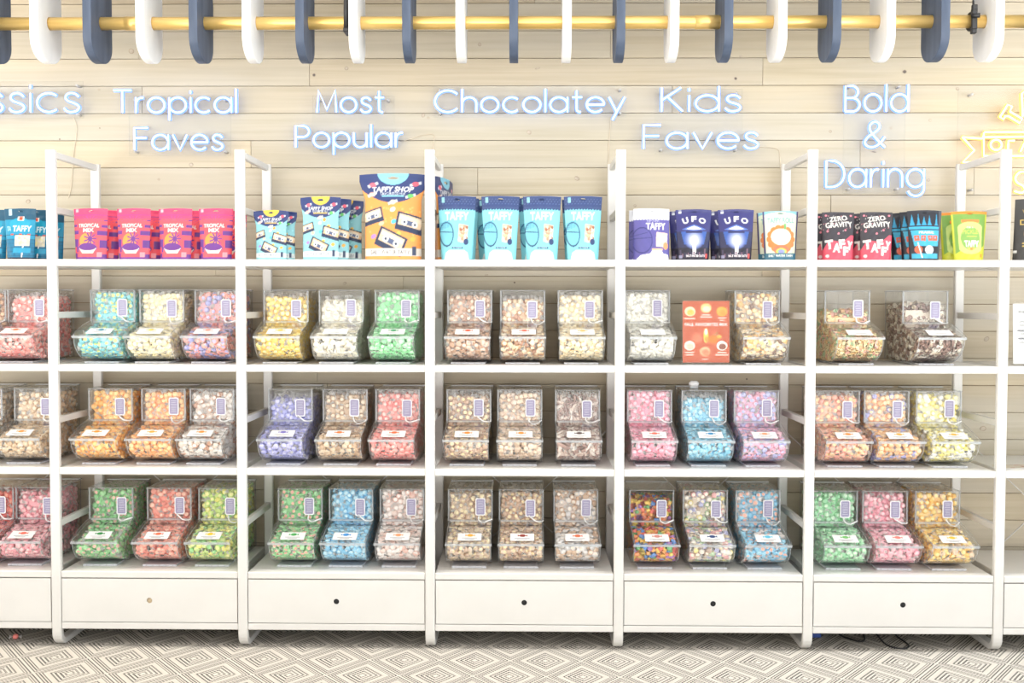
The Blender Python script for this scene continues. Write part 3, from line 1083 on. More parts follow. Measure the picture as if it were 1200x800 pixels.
def bin_meshes():
    out = {}
    side = [(a, b) for a, b in CURVE] + [(BACKY, .009), (BACKY, BIN_H - T), (UPY, BIN_H - T), (UPY, UPZ)]
    m = MB()
    for x0 in (-HWB, HWB - T):
        m.prism(side[::-1], x0, x0 + T, 0, 1)
    xi = HWB - T - .0002
    m.strip(CURVE + [(.30, .009)], T, -xi, xi, 0, 1, smooth=False)
    m.box(-xi, xi, .30, BACKY - T - .0002, .009, .009 + T)
    m.box(-xi, xi, BACKY - T, BACKY, .009, BIN_H - T)
    # upper window with a heavier rim round it
    x0, x1, z0, z1 = -xi, xi, UPZ - .004, BIN_H - T - .0005
    m.add([(x0, UPY - T, z0), (x1, UPY - T, z0), (x1, UPY - T, z1), (x0, UPY - T, z1), (x0, UPY, z0), (x1, UPY, z0), (x1, UPY, z1), (x0, UPY, z1)],
          [(0, 1, 2, 3), (5, 4, 7, 6), (0, 4, 5, 1), (3, 2, 6, 7), (1, 5, 6, 2), (0, 3, 7, 4)], [0, 0, 1, 1, 1, 1])
    # corner beads of the window
    for sx in (-1, 1):
        cx_ = sx * (HWB - .0005)
        m.box(cx_ - .0032, cx_ + .0032, UPY - T - .003, UPY + .0004, UPZ, BIN_H - T - .001, 1)
    m.box(-xi + .004, xi - .004, UPY - T - .0015, UPY - T, UPZ - .003, UPZ + .004, 2)
    out['body'] = m.mesh('shell', [ACRYL, ACRYLEDGE, MILKY])
    m = MB()
    x0, x1, y0, y1, z0, z1 = -HWB - .004, HWB + .004, UPY - .012, BACKY + .004, BIN_H - T + .0003, BIN_H + .0008
    m.add([(x0, y0, z0), (x1, y0, z0), (x1, y1, z0), (x0, y1, z0), (x0, y0, z1), (x1, y0, z1), (x1, y1, z1), (x0, y1, z1)],
          [(3, 2, 1, 0), (4, 5, 6, 7), (0, 1, 5, 4), (2, 3, 7, 6), (1, 2, 6, 5), (3, 0, 4, 7)], [0, 0, 1, 1, 1, 1])
    m.box(-HWB, HWB, BACKY - .03, BACKY - .006, BIN_H + .0008, BIN_H + .004, 2)  # pale band standing in for the reflection along the lid's rear
    out['lid'] = m.mesh('lid', [ACRYL, ACRYLEDGE, MILKY])
    m = MB()
    flap = [(UPY - T - .001, UPZ + .004), (.19, .181), (.14, .169), (.09, .152), (.05, .136), (.028, .127), (.027, .119)]
    m.strip(flap, -T, -HWB - .003, HWB + .003, 0, 1)
    m.box(-HWB - .003, HWB + .003, .0262, .0292, .117, .1275, 1)
    out['flap'] = m.mesh('flap_door', [ACRYL, ACRYLEDGE])
    # name card lying on the flap near its lower edge
    a, b = Vector((.047, .1352)), Vector((.100, .1558))
    d = (b - a)
    nv = Vector((-d.y, d.x)).normalized()
    if nv.y < 0:
        nv = -nv
    L0 = d.length

    def on(u, t, h):
        q = a + d * (t / L0) + nv * h
        return (u, q.x, q.y)
    m = MB()
    w = .054
    vs = [on(u, t, h) for h in (.0025, .0035) for (u, t) in ((-w, 0), (w, 0), (w, L0), (-w, L0))]
    m.add(vs, [(3, 2, 1, 0), (4, 5, 6, 7), (0, 1, 5, 4), (1, 2, 6, 5), (2, 3, 7, 6), (3, 0, 4, 7)], 0)
    for t, hw_ in ((.018, .034), (.009, .022)):
        m.add([on(u, tt, .0039) for (u, tt) in ((-hw_, t - .0022), (hw_, t - .0022), (hw_, t + .0022), (-hw_, t + .0022))], [(0, 1, 2, 3)], 1)
    bl = [on(.002 + .014 * math.cos(2 * PI * k / 16), .039 + .0105 * math.sin(2 * PI * k / 16), .0041) for k in range(16)]
    m.add(bl, [list(range(16))], 2)
    for sx in (-1, 1):
        wing = [on(.002 + sx * .012, .039, .0040), on(.002 + sx * .022, .039 + .007, .0040), on(.002 + sx * .022, .039 - .007, .0040)]
        m.add(wing, [(0, 1, 2)], 2)
    out['card'] = m.mesh('name_card', [CARD, PRINT, PRINT])
    # lilac notice on the window
    def rr(hw, hh, r, y):
        pts = []
        for cx_, cz_, a0 in ((hw - r, hh - r, 0), (-hw + r, hh - r, 90), (-hw + r, -hh + r, 180), (hw - r, -hh + r, 270)):
            pts += [(cx_ + r * math.cos(math.radians(a0 + 18 * k)), y, cz_ + r * math.sin(math.radians(a0 + 18 * k))) for k in range(6)]
        return pts
    m = MB()
    A, B = rr(.0235, .041, .009, 0), rr(.0235, .041, .009, .002)
    n = len(A)
    m.add(A + B, [list(range(n))[::-1], [n + k for k in range(n)]] + [(k, (k + 1) % n, n + (k + 1) % n, n + k) for k in range(n)], 0)
    C = rr(.0188, .0363, .006, -.0006)
    m.add(C, [list(range(n))[::-1]], 1)
    for k in range(7):
        z = .026 - k * .0085
        hw_ = (.013, .011, .014, .012, .013, .010, .012)[k]
        m.add([(-hw_, -.001, z - .0006), (hw_, -.001, z - .0006), (hw_, -.001, z + .0006), (-hw_, -.001, z + .0006)], [(0, 1, 2, 3)], 0)
    out['sticker'] = m.mesh('notice_sticker', [STICKWHITE, LILAC])
    for nm, pts in (('a', [(.038, UPY - .007, .206), (.046, UPY - .022, .188), (.064, UPY - .028, .178), (.084, UPY - .022, .182), (.100, UPY - .008, .193)]),
                    ('b', [(.040, UPY - .007, .210), (.040, UPY - .020, .194), (.060, UPY - .030, .184), (.085, UPY - .022, .192), (.102, UPY - .008, .196)]),
                    ('c', [(.036, UPY - .007, .214), (.052, UPY - .016, .201), (.070, UPY - .022, .190), (.092, UPY - .014, .186), (.103, UPY - .006, .190)])):
        mm = MB()
        mm.tube(smooth3(pts), .0034, 8)
        out['tether' + nm] = mm.mesh('scoop_tether', [TETHER])
    m = MB()
    m.box(-.078, .078, .095, .44, 0, .0085, 0, .002)
    for k in range(-2, 3):
        m.box(k * .03 - .002, k * .03 + .002, .0935, .096, .001, .0075, 1)
    out['foot'] = m.mesh('foot_strip', [FOOT, PRINT])
    return out


BM = bin_meshes()


def candy_geom(kind):
    """unit shapes: list of (verts, faces, slot)"""
    out = []
    if kind == 'taffy':
        n, R, h = 9, .0124, .0096
        rings = [(0.55, -1.0), (0.93, -.66), (1.0, 0), (0.93, .66), (0.62, 1.0)]
        vs = []
        for rr_, zz in rings:
            for k in range(n):
                t = 2 * PI * k / n
                vs.append((R * rr_ * math.cos(t), R * rr_ * math.sin(t), h * zz))
        fs = []
        for i in range(len(rings) - 1):
            for k in range(n):
                l = (k + 1) % n
                fs.append((i * n + k, i * n + l, (i + 1) * n + l, (i + 1) * n + k))
        fs.append(list(range(n))[::-1])
        out.append((vs, fs, 0))
        e = (len(rings) - 1) * n
        vs2 = [(R * .62 * math.cos(2 * PI * k / n), R * .62 * math.sin(2 * PI * k / n), h * 1.0) for k in range(n)] + [(0, 0, h * 1.16)]
        out.append((vs2, [(k, (k + 1) % n, n) for k in range(n)], 2))
        for s in (1, -1):
            base = [(s * R * .80, 0, 0)]
            fan = []
            q = 9
            for k in range(q):
                t = -1 + 2 * k / (q - 1)
                fan.append((s * (R * 2.15 - .002 * (k % 2)), t * R * 1.0, (.0042 if k % 2 else -.0042)))
            nk = [(s * R * .92, .003, .003), (s * R * .92, -.003, .003), (s * R * .92, -.003, -.003), (s * R * .92, .003, -.003)]
            v = base + fan
            f = [(0, k + 1, k + 2) for k in range(q - 1)]
            out.append((v, f, 1))
    elif kind == 'popcorn':
        r0 = np.random.RandomState(3)
        for j in range(5):
            c = r0.normal(0, .0095, 3)
            rad = r0.uniform(.008, .0125)
            n, vs, fs = 7, [], []
            for i in range(1, 4):
                p = PI * i / 4
                for k in range(n):
                    t = 2 * PI * k / n
                    q = rad * r0.uniform(.85, 1.15)
                    vs.append((c[0] + q * math.sin(p) * math.cos(t), c[1] + q * math.sin(p) * math.sin(t), c[2] + q * math.cos(p)))
            vs += [(c[0], c[1], c[2] + rad), (c[0], c[1], c[2] - rad)]
            for i in range(2):
                for k in range(n):
                    l = (k + 1) % n
                    fs.append((i * n + k, i * n + l, (i + 1) * n + l, (i + 1) * n + k))
            for k in range(n):
                l = (k + 1) % n
                fs.append((3 * n, k, l))
                fs.append((3 * n + 1, 2 * n + l, 2 * n + k))
            out.append((vs, fs, (0, 0, 0, 2, 1)[j]))
    elif kind == 'gummy':
        # small octopus-like jelly: domed head and a skirt of six arms
        n = 12
        vs, fs = [], []
        prof = [(.004, .011), (.0075, .008), (.0085, .002), (.008, -.002)]
        for rr_, zz in prof:
            for k in range(n):
                t = 2 * PI * k / n
                vs.append((rr_ * math.cos(t), rr_ * math.sin(t), zz))
        for k in range(n):
            t = 2 * PI * k / n
            q = .0165 if k % 2 else .0095
            vs.append((q * math.cos(t), q * math.sin(t), -.006))
        for i in range(4):
            for k in range(n):
                l = (k + 1) % n
                fs.append((i * n + k, i * n + l, (i + 1) * n + l, (i + 1) * n + k))
        fs.append(list(range(n))[::-1])
        fs.append([4 * n + k for k in range(n)])
        out.append((vs, fs, 0))
    elif kind == 'stick':
        vs, fs = [], []
        n = 7
        L_ = [(-.021, .0035), (-.018, .0062), (0, .0068), (.018, .0062), (.021, .0035)]
        for x, r in L_:
            for k in range(n):
                t = 2 * PI * k / n
                vs.append((x, r * math.cos(t), r * math.sin(t)))
        for i in range(4):
            for k in range(n):
                l = (k + 1) % n
                fs.append((i * n + k, i * n + l, (i + 1) * n + l, (i + 1) * n + k))
        fs += [list(range(n))[::-1], [4 * n + k for k in range(n)]]
        out.append((vs, fs, 0))
        for s in (1, -1):
            v = [(s * .020, 0, 0), (s * .031, .008, .003), (s * .029, .003, -.003), (s * .031, -.003, .003), (s * .029, -.008, -.003)]
            out.append((v, [(0, 1, 2), (0, 2, 3), (0, 3, 4)], 1))
    return out


GEOM = {k: candy_geom(k) for k in ('taffy', 'popcorn', 'gummy', 'stick')}
UNIT = {}
for k, g in GEOM.items():
    m = MB()
    for vs, fs, s in g:
        m.add(vs, fs, s, True)
    UNIT[k] = m.mesh({'taffy': 'wrapped_taffy', 'popcorn': 'popcorn_piece', 'gummy': 'gummy_candy', 'stick': 'wrapped_stick'}[k], [WRAP, WRAP, WRAP])


def seg_dist(p, a, b):
    ab = b - a
    t = np.clip(((p - a) @ ab) / (ab @ ab), 0, 1)
    return np.linalg.norm(p - (a + t[:, None] * ab), axis=1)


HEAPS = {}
CZS, CYS = [b for a, b in CURVE][::-1], [a for a, b in CURVE][::-1]


def inside(v, tray):
    """wrappers bend where they press against the clear walls"""
    x = max(-HWB + T + .0012, min(HWB - T - .0012, v.x))
    z = max(v.z, .0135)
    if tray:
        z = min(z, UPZ - .021)
    y = min(v.y, BACKY - T - .0012)
    if not tray and z > UPZ - .021:
        y = max(y, UPY + .0012)
    else:
        z = max(z, float(np.interp(y, CYS[::-1], CZS[::-1])) + T * 1.2 + .0012)
        y = max(y, float(np.interp(z, CZS, CYS)) + T + .0016)
        z = min(z, .120 + (y - .034) * .28) if y < UPY else z
    return (x, y, min(z, BIN_H - T - .002))




def heap(kind, low, up, variant, scale=1.0):
    """heap mesh filling the bin's inside: low and up = how full the tray and the hopper are (0..1); also the poses of the six pieces left out of it"""
    key = (kind, low, up, variant)
    if key in HEAPS:
        return HEAPS[key]
    r0 = np.random.RandomState(100 + variant * 7 + int(low * 10) * 31 + int(up * 10) * 57)
    mg = .0145
    front = [(a + mg * .9, b) for a, b in CURVE if b > .012]
    zl = .128 * low
    front = [p for p in front if p[1] < zl] or front[-2:]
    ztop = UPZ + .01 + (BIN_H - UPZ - .026) * up if up > 0 else UPZ * .8
    # polygon in (Y, Z): tray front, slope up to the hopper window, top
    poly = [(.165, .026), (BACKY - .018, .026), (BACKY - .018, ztop), (UPY + .0135, ztop), (UPY + .0135, UPZ - .006 + .0), (.05 + mg, zl - .004)]
    fr = sorted(front, key=lambda p: -p[1])
    if fr:
        poly += fr
    P = np.array(poly)
    n = 45000
    pts = np.column_stack([r0.uniform(-HWB + .016, HWB - .016, n), r0.uniform(P[:, 0].min(), P[:, 0].max(), n), r0.uniform(.02, ztop, n)])
    q = pts[:, 1:]
    ins = np.zeros(n, bool)
    for i in range(len(P)):
        (x0, y0), (x1, y1) = P[i], P[(i + 1) % len(P)]
        if y0 == y1:
            continue
        ins ^= ((q[:, 1] > y0) != (q[:, 1] > y1)) & (q[:, 0] < (x1 - x0) * (q[:, 1] - y0) / (y1 - y0) + x0)
    d = np.full(n, 9.0)
    for i in range(2, len(P)):
        d = np.minimum(d, seg_dist(q, P[i], P[(i + 1) % len(P)]))
    d = np.minimum(d, (HWB - .016) - np.abs(pts[:, 0]))
    sel = ins & (d < .017)
    pts, d = pts[sel], d[sel]
    pts = pts[np.argsort(d + r0.uniform(0, .010, len(d)))]      # those against the clear walls settle first
    md = .0190 if kind in ('taffy', 'popcorn') else .0160
    keep, cells = [], {}
    for p in pts:
        c = tuple((p / md).astype(int))
        ok = True
        for i in (-1, 0, 1):
            for j in (-1, 0, 1):
                for k in (-1, 0, 1):
                    for o_ in cells.get((c[0] + i, c[1] + j, c[2] + k), ()):
                        if (o_[0] - p[0]) ** 2 + (o_[1] - p[1]) ** 2 + (o_[2] - p[2]) ** 2 < md * md:
                            ok = False
        if ok:
            keep.append(p)
            cells.setdefault(c, []).append(p)
    # the pieces that lie right behind the window, left half
    order = sorted(range(len(keep)), key=lambda i: (keep[i][1] + (0 if (keep[i][2] > UPZ + .012 and keep[i][0] < .03) else 5)) + abs(keep[i][2] - UPZ - .05) * .02)
    solo = []
    dep = {'popcorn': .031, 'stick': .012}.get(kind, .0165)
    for i in order:
        x_, z_ = max(-.066, min(.028, keep[i][0])), max(keep[i][2], UPZ + .018)
        if all((x_ - a) ** 2 + (z_ - b) ** 2 > (.030 if kind != 'popcorn' else .040) ** 2 for a, b, _ in solo) and (z_ < ztop - .004 or len(solo) < 2):
            solo.append((x_, z_, i))
        if len(solo) == 6:
            break
    poses = []
    for x_, z_, i in solo:
        if kind in ('taffy', 'gummy'):
            e = Euler((PI / 2 + r0.normal(0, .10), r0.uniform(0, 6.28), r0.normal(0, .10)))
        elif kind == 'stick':
            e = Euler((r0.normal(0, .1), r0.uniform(0, 6.28), 0))
        else:
            e = Euler((r0.uniform(0, 6.28), r0.uniform(0, 6.28), r0.uniform(0, 6.28)))
        poses.append(((x_, UPY + dep, z_), tuple(e), r0.uniform(.96, 1.06)))
    m = MB()
    g = GEOM[kind]
    for p in keep:
        if any((p[0] - q_[0][0]) ** 2 + (p[1] - q_[0][1]) ** 2 + (p[2] - q_[0][2]) ** 2 < {'popcorn': .032, 'gummy': .015, 'stick': .018}.get(kind, .022) ** 2 for q_ in poses):
            continue
        e = Euler((r0.uniform(0, 6.28), r0.uniform(0, 6.28), r0.uniform(0, 6.28)))
        if kind == 'taffy' and r0.rand() < .5:
            e = Euler((PI / 2 + r0.normal(0, .3), r0.uniform(0, 6.28), r0.normal(0, .3)))
        s = r0.uniform(.98, 1.2)
        R = e.to_matrix()
        for vs, fs, sl in g:
            m.add([inside(R @ (Vector(v) * s) + Vector(p), p[1] < UPY + .012) for v in vs], fs, sl, True)
    # the pieces deeper inside, packed solid
    ins_ = .014
    cen = P.mean(0)
    core = []
    tz = max(ztop - .011, .05)
    C = [(.17, .03), (BACKY - .02, .03), (BACKY - .02, tz), (UPY + .0195, tz), (UPY + .0195, UPZ - .022), (.074, max(zl - .022, .03)), (.084, max(min(.05, zl - .03), .028))]
    m.prism(C[::-1], -HWB + .0195, HWB - .0195, 3)
    me = m.mesh('candy_heap', [WRAP, WRAP, WRAP, WRAP])
    HEAPS[key] = (me, poses)
    return HEAPS[key]


def avg(cols):
    return tuple(sum(c[i] for c in cols) / len(cols) for i in range(3))


K = dict
# x of the hopper window in the photo (left, right), flavour words, core colours, spot colours (second look of the pieces), kind, fullness low/up, blob colour
W_ = (246, 240, 232)
ROWS = {
    'top': [
        (-1, 'far', -44, 9, 'orange-brown taffy', [(186, 120, 66), (222, 176, 128), (160, 96, 52)], None, 'taffy', 1, .9, (230, 120, 40)),
        (-1, 'near', 11, 62, 'salmon pink taffy', [(246, 142, 130), (250, 170, 158), (240, 128, 122)], [(252, 206, 196)], 'taffy', 1, .8, (240, 110, 50)),
        (0, 'left', 107.5, 160, 'aqua taffy with yellow centres', [(120, 214, 222), (150, 226, 230), (96, 200, 214)], [(240, 238, 110)], 'taffy', .9, .95, (40, 130, 160)),
        (0, 'middle', 165, 217, 'cream taffy', [(250, 240, 206), (246, 230, 184), (252, 244, 220)], [(250, 236, 170)], 'taffy', 1, .9, (240, 190, 60)),
        (0, 'right', 229, 281, 'mixed pink and lilac taffy', [(244, 150, 132), (248, 174, 160), (150, 152, 214), (244, 158, 150)], [(170, 170, 224)], 'taffy', 1, .95, (240, 130, 110)),
        (1, 'left', 312.5, 361, 'yellow taffy', [(252, 216, 84), (252, 228, 120), (250, 206, 70)], [(254, 240, 176)], 'taffy', 1, .8, (244, 190, 50)),
        (1, 'middle', 374.5, 427, 'ivory taffy', [(248, 242, 226), (244, 236, 214), (250, 246, 236)], [(240, 228, 196)], 'taffy', 1, .7, (235, 230, 220)),
        (1, 'right', 438, 491, 'mint green taffy', [(140, 232, 160), (160, 238, 176), (124, 222, 146)], [(206, 246, 206)], 'taffy', 1, .95, (30, 150, 90)),
        (2, 'left', 525, 576, 'tan and brown taffy', [(196, 146, 108), (226, 190, 164), (182, 128, 92), (216, 178, 150)], [(238, 214, 190)], 'taffy', 1, .85, (226, 90, 50)),
        (2, 'middle', 587, 638.6, 'caramel and cream taffy', [(204, 150, 96), (238, 206, 164), (180, 120, 78), (240, 222, 196)], [(246, 228, 186)], 'taffy', 1, .72, (220, 90, 60)),
        (2, 'right', 653.6, 705, 'pale vanilla taffy', [(248, 230, 190), (244, 220, 172), (250, 238, 208)], [(252, 242, 214)], 'taffy', 1, .85, (244, 180, 90)),
        (3, 'left', 734, 785, 'white-grey taffy', [(238, 236, 226), (232, 228, 214), (244, 242, 234)], [(226, 222, 206)], 'taffy', 1, .95, (240, 236, 226)),
        (3, 'right', 860, 913, 'orange, cream and brown taffy', [(248, 192, 104), (246, 224, 190), (250, 210, 140), (136, 98, 76), (240, 226, 206)], [(252, 232, 180)], 'taffy', 1, .95, (240, 236, 226)),
        (4, 'left', 966, 1018.4, 'pastel puffed candy', [(250, 190, 120), (250, 214, 150), (176, 222, 160), (246, 172, 150), (252, 200, 110)], [(250, 230, 170)], 'popcorn', .95, .22, (240, 236, 226)),
        (4, 'right', 1057, 1109.7, 'brown and white popcorn clusters', [(236, 226, 206), (150, 100, 76), (242, 234, 220), (214, 190, 160)], [(130, 88, 66)], 'popcorn', .98, .5, (236, 232, 224)),
    ],
    'middle': [
        (-1, 'far', -50, 5, 'white and tan taffy', [(226, 206, 182), (200, 166, 130), (236, 224, 208)], None, 'taffy', 1, .8, (240, 140, 50)),
        (-1, 'near', 18.7, 70, 'beige taffy', [(220, 186, 144), (232, 206, 170), (206, 170, 126)], [(238, 220, 190)], 'taffy', 1, .85, (240, 150, 60)),
        (0, 'left', 103, 156, 'bright orange taffy', [(252, 182, 72), (252, 200, 110), (250, 170, 58)], [(254, 214, 120)], 'taffy', .98, .95, (244, 150, 40)),
        (0, 'middle', 166, 218, 'light orange taffy', [(252, 176, 92), (252, 196, 130), (250, 164, 74)], [(254, 214, 140)], 'taffy', 1, .9, (248, 170, 60)),
        (0, 'right', 222.5, 275, 'white and rust taffy', [(238, 230, 222), (198, 140, 104), (242, 236, 230), (226, 206, 190)], [(240, 232, 224)], 'taffy', 1, .9, (240, 150, 60)),
        (1, 'left', 314, 365, 'periwinkle blue taffy', [(164, 166, 230), (184, 184, 236), (150, 152, 222)], [(206, 204, 242)], 'taffy', 1, .68, (120, 110, 190)),
        (1, 'middle', 380, 431, 'tan brown taffy', [(202, 164, 122), (224, 196, 160), (186, 146, 104)], [(230, 210, 180)], 'taffy', 1, .8, (240, 120, 50)),
        (1, 'right', 440, 490, 'coral pink taffy', [(250, 144, 136), (252, 166, 156), (246, 130, 124)], [(252, 200, 190)], 'taffy', 1, .85, (240, 110, 60)),
        (2, 'left', 523, 574, 'caramel taffy with pale centres', [(206, 168, 138), (226, 198, 172), (190, 148, 116)], [(252, 232, 176)], 'taffy', 1, .8, (244, 140, 50)),
        (2, 'middle', 584, 635, 'beige wax-wrapped taffy', [(222, 192, 164), (236, 214, 196), (206, 172, 140)], [(236, 218, 188)], 'taffy', 1, .9, (244, 140, 50)),
        (2, 'right', 651, 701, 'white and chocolate striped sticks', [(238, 226, 216), (140, 100, 88), (226, 204, 190), (170, 128, 112)], None, 'stick', 1, .75, (90, 70, 66)),
        (3, 'left', 735, 787, 'bubblegum pink taffy', [(250, 164, 188), (252, 184, 204), (246, 148, 174)], [(252, 206, 218)], 'taffy', 1, .97, (240, 110, 90)),
        (3, 'middle', 798, 851, 'turquoise blue taffy', [(124, 206, 234), (150, 218, 240), (104, 194, 226)], [(190, 232, 244)], 'taffy', 1, .72, (60, 140, 190)),
        (3, 'right', 860, 913.6, 'pink and lilac taffy', [(246, 180, 206), (248, 196, 216), (240, 166, 196), (184, 188, 234)], [(186, 190, 238)], 'taffy', 1, .97, (246, 150, 110)),
        (4, 'left', 955, 1004, 'peach pink taffy', [(246, 172, 144), (248, 190, 166), (242, 158, 136), (240, 200, 150)], [(250, 216, 150)], 'taffy', 1, .85, (244, 140, 60)),
        (4, 'middle', 1012.6, 1064.6, 'orange and blue taffy', [(250, 190, 124), (168, 170, 230), (250, 204, 150), (248, 178, 108)], [(250, 220, 170)], 'taffy', 1, .9, (248, 160, 60)),
        (4, 'right', 1073, 1126.8, 'lemon and white taffy', [(250, 238, 140), (244, 244, 240), (250, 242, 170), (246, 230, 110)], [(248, 246, 226)], 'taffy', .95, .9, (246, 170, 70)),
    ],
    'bottom': [
        (-1, 'far', -35, 17, 'red taffy', [(228, 84, 66), (236, 110, 90), (214, 70, 60)], [(240, 150, 120)], 'taffy', 1, .85, (220, 80, 60)),
        (-1, 'near', 19.5, 72, 'rose pink taffy', [(242, 162, 172), (246, 184, 192), (236, 146, 160)], [(250, 206, 206)], 'taffy', 1, .85, (240, 110, 90)),
        (0, 'left', 106, 157.5, 'leaf green taffy', [(134, 208, 132), (156, 220, 150), (116, 194, 116)], [(236, 176, 160)], 'taffy', .8, .97, (50, 140, 70)),
        (0, 'middle', 174, 225, 'salmon taffy', [(242, 146, 124), (246, 168, 148), (236, 130, 110)], [(250, 196, 170)], 'taffy', .95, .97, (240, 110, 70)),
        (0, 'right', 233, 284, 'yellow and green taffy', [(196, 226, 120), (244, 236, 110), (146, 218, 130), (214, 232, 140)], [(246, 242, 150)], 'taffy', .97, .97, (240, 200, 50)),
        (1, 'left', 327.5, 378, 'green taffy with pink centres', [(142, 214, 142), (164, 224, 160), (128, 202, 130)], [(244, 170, 150)], 'taffy', .97, .97, (80, 170, 90)),
        (1, 'middle', 385, 436, 'sky blue taffy', [(132, 206, 240), (158, 218, 244), (112, 194, 234)], [(196, 232, 246)], 'taffy', 1, .97, (60, 140, 210)),
        (1, 'right', 447, 497, 'white and blush taffy', [(244, 232, 226), (240, 214, 204), (246, 238, 234), (242, 196, 182)], [(248, 236, 230)], 'taffy', 1, .97, (244, 160, 110)),
        (2, 'left', 527, 576.6, 'sand coloured taffy', [(218, 188, 156), (240, 222, 186), (226, 202, 178), (200, 166, 138)], [(248, 230, 180)], 'taffy', .98, .88, (246, 170, 60)),
        (2, 'middle', 585.6, 636, 'brown-tan taffy', [(208, 170, 138), (232, 204, 176), (186, 144, 112)], [(244, 222, 170)], 'taffy', .98, .88, (150, 60, 50)),
        (2, 'right', 649.6, 700, 'grey-white and tan taffy', [(226, 222, 222), (212, 176, 144), (238, 232, 230), (200, 160, 126)], [(236, 222, 206)], 'taffy', 1, .97, (216, 110, 70)),
        (3, 'left', 738, 789, 'multicoloured gummy candy', [(250, 140, 50), (240, 80, 60), (60, 140, 225), (90, 185, 100), (252, 216, 60), (170, 100, 195), (250, 170, 60), (252, 200, 50), (246, 110, 60)], None, 'gummy', .95, .62, (200, 130, 120)),
        (3, 'middle', 800, 852, 'mixed pastel taffy', [(246, 226, 190), (246, 180, 180), (250, 232, 140), (190, 160, 140), (190, 220, 180), (180, 180, 220), (240, 232, 226)], [(250, 240, 220)], 'taffy', 1, .97, (60, 80, 130)),
        (3, 'right', 862, 916, 'blue taffy with orange centres', [(124, 202, 236), (150, 214, 240), (110, 192, 230), (236, 226, 224)], [(248, 176, 150)], 'taffy', 1, .97, (90, 190, 220)),
        (4, 'left', 952, 1003, 'pale green taffy', [(156, 226, 172), (176, 234, 188), (138, 214, 156)], [(216, 244, 212)], 'taffy', .95, .92, (120, 190, 110)),
        (4, 'middle', 1009, 1062, 'candy pink taffy', [(246, 172, 188), (250, 192, 204), (242, 156, 176)], [(250, 206, 210)], 'taffy', .97, .92, (240, 130, 120)),
        (4, 'right', 1072, 1126, 'golden yellow taffy', [(252, 210, 96), (252, 222, 130), (250, 196, 76), (244, 214, 180)], [(252, 230, 150)], 'taffy', .98, .95, (250, 190, 60)),
    ],
}
ROWZ = {'top': SHELF_Z['upper'], 'middle': SHELF_Z['middle'], 'bottom': DECK_Z}
ROWY = {'top': 380, 'middle': 480, 'bottom': 600}
UNITNAME = {'taffy': 'wrapped_taffy', 'popcorn': 'popcorn_piece', 'gummy': 'gummy_candy', 'stick': 'wrapped_stick'}
UNITWORD = {'taffy': 'single piece', 'popcorn': 'single piece', 'gummy': 'single piece', 'stick': 'single one'}
bi = 0
for rname, lst in ROWS.items():
    for (bay, pos, xl, xr, words_, cols, spots, kind, low, up, blob) in lst:
        X = (at(xl, ROWY[rname], UPY)[0] + at(xr, ROWY[rname], UPY)[0]) / 2
        rz = math.radians(random.uniform(-1.2, 1.2))
        loc = (X, 0, ROWZ[rname])
        if bay == -1:
            where = '%s row, %s' % (rname, 'cut by left picture edge' if pos == 'far' else 'behind the first upright')
        else:
            where = '%s bin, %s row, below %s' % (pos, rname, HEADS[bay])
        o = thing('candy_bin', 'clear bin of %s, %s' % (words_, where.replace(' bin,', ' in', 1).replace('row, below', 'row below')), 'candy bin', loc, (0, 0, rz), 'clear candy bins')
        link('shell', BM['body'], o)
        link('lid', BM['lid'], o)
        flp = link('flap_door', BM['flap'], o)
        if not (rname == 'top' and bay == 3 and pos == 'right'):
            c = link('name_card', BM['card'], o, (random.uniform(-.004, .006), 0, 0))
            c['label'] = 'white name card with a small candy picture'
            bm_ = noisy('card_picture', rgb(*blob), rgb(*[min(255, v + 14) for v in blob]), (90, 90, 90), .6)
            slot(c, 2, bm_)
        s = link('notice_sticker', BM['sticker'], o, (.046 + random.uniform(-.004, .004), UPY - T - .0035, .252 + random.uniform(-.006, .002)))
        s['label'] = 'lilac notice with a white rim'
        link('scoop_tether', BM['tether' + 'abc'[bi % 3]], o)
        link('foot_strip', BM['foot'], o)
        # contents
        lc = [tuple(v + (0.92 - v) * .16 for v in rgb(*c)) for c in cols]
        cm = core_material('sweet_' + words_.replace(' ', '_').replace(',', ''), lc)
        sm = core_material('sweet_centre_' + words_.replace(' ', '_').replace(',', ''), [tuple(v + (0.92 - v) * .16 for v in rgb(*c)) for c in spots]) if spots else cm
        am = noisy('sweet_depth', tuple(v * .95 for v in avg(lc)), avg(lc), (40, 40, 40), .6)
        wm = WRAP if kind in ('taffy', 'stick') else sm
        me, poses = heap(kind, low, up, bi % 3)
        h = link('candy_heap', me, None, loc, (0, 0, rz))
        for i, mt in enumerate((cm, wm, sm, am)):
            slot(h, i, mt)
        tag(h, 'heap of %s, %s' % (words_, where), 'candy', 'heaps of candy in the bins', 'stuff')
        Rz = Matrix.Rotation(rz, 3, 'Z')
        for p, e, s_ in poses:
            u = link(UNITNAME[kind], UNIT[kind], None, Vector(loc) + Rz @ Vector(p), e)
            u.scale = (s_, s_, s_)
            for i, mt in enumerate((cm, wm, sm)):
                slot(u, i, mt)
            tag(u, '%s of %s, %s' % (UNITWORD[kind], words_, where), 'candy', 'loose pieces of %s, %s' % (words_, where))
        bi += 1

# small clear scoop knob lying on a lid
X, Z = at(813, 455, .36)
m = MB()
m.tube([(-.022, 0, .016), (-.012, 0, .020), (.012, 0, .020), (.022, 0, .016)], [.008, .014, .014, .008], 12)
m.box(-.02, .02, -.012, .012, 0, .008, 0, .003)
tag(m.build('scoop_knob', TETHER, None, (X, .36, SHELF_Z['middle'] + BIN_H + .001)), 'small white knob lying on the lid of the turquoise candy bin', 'knob')

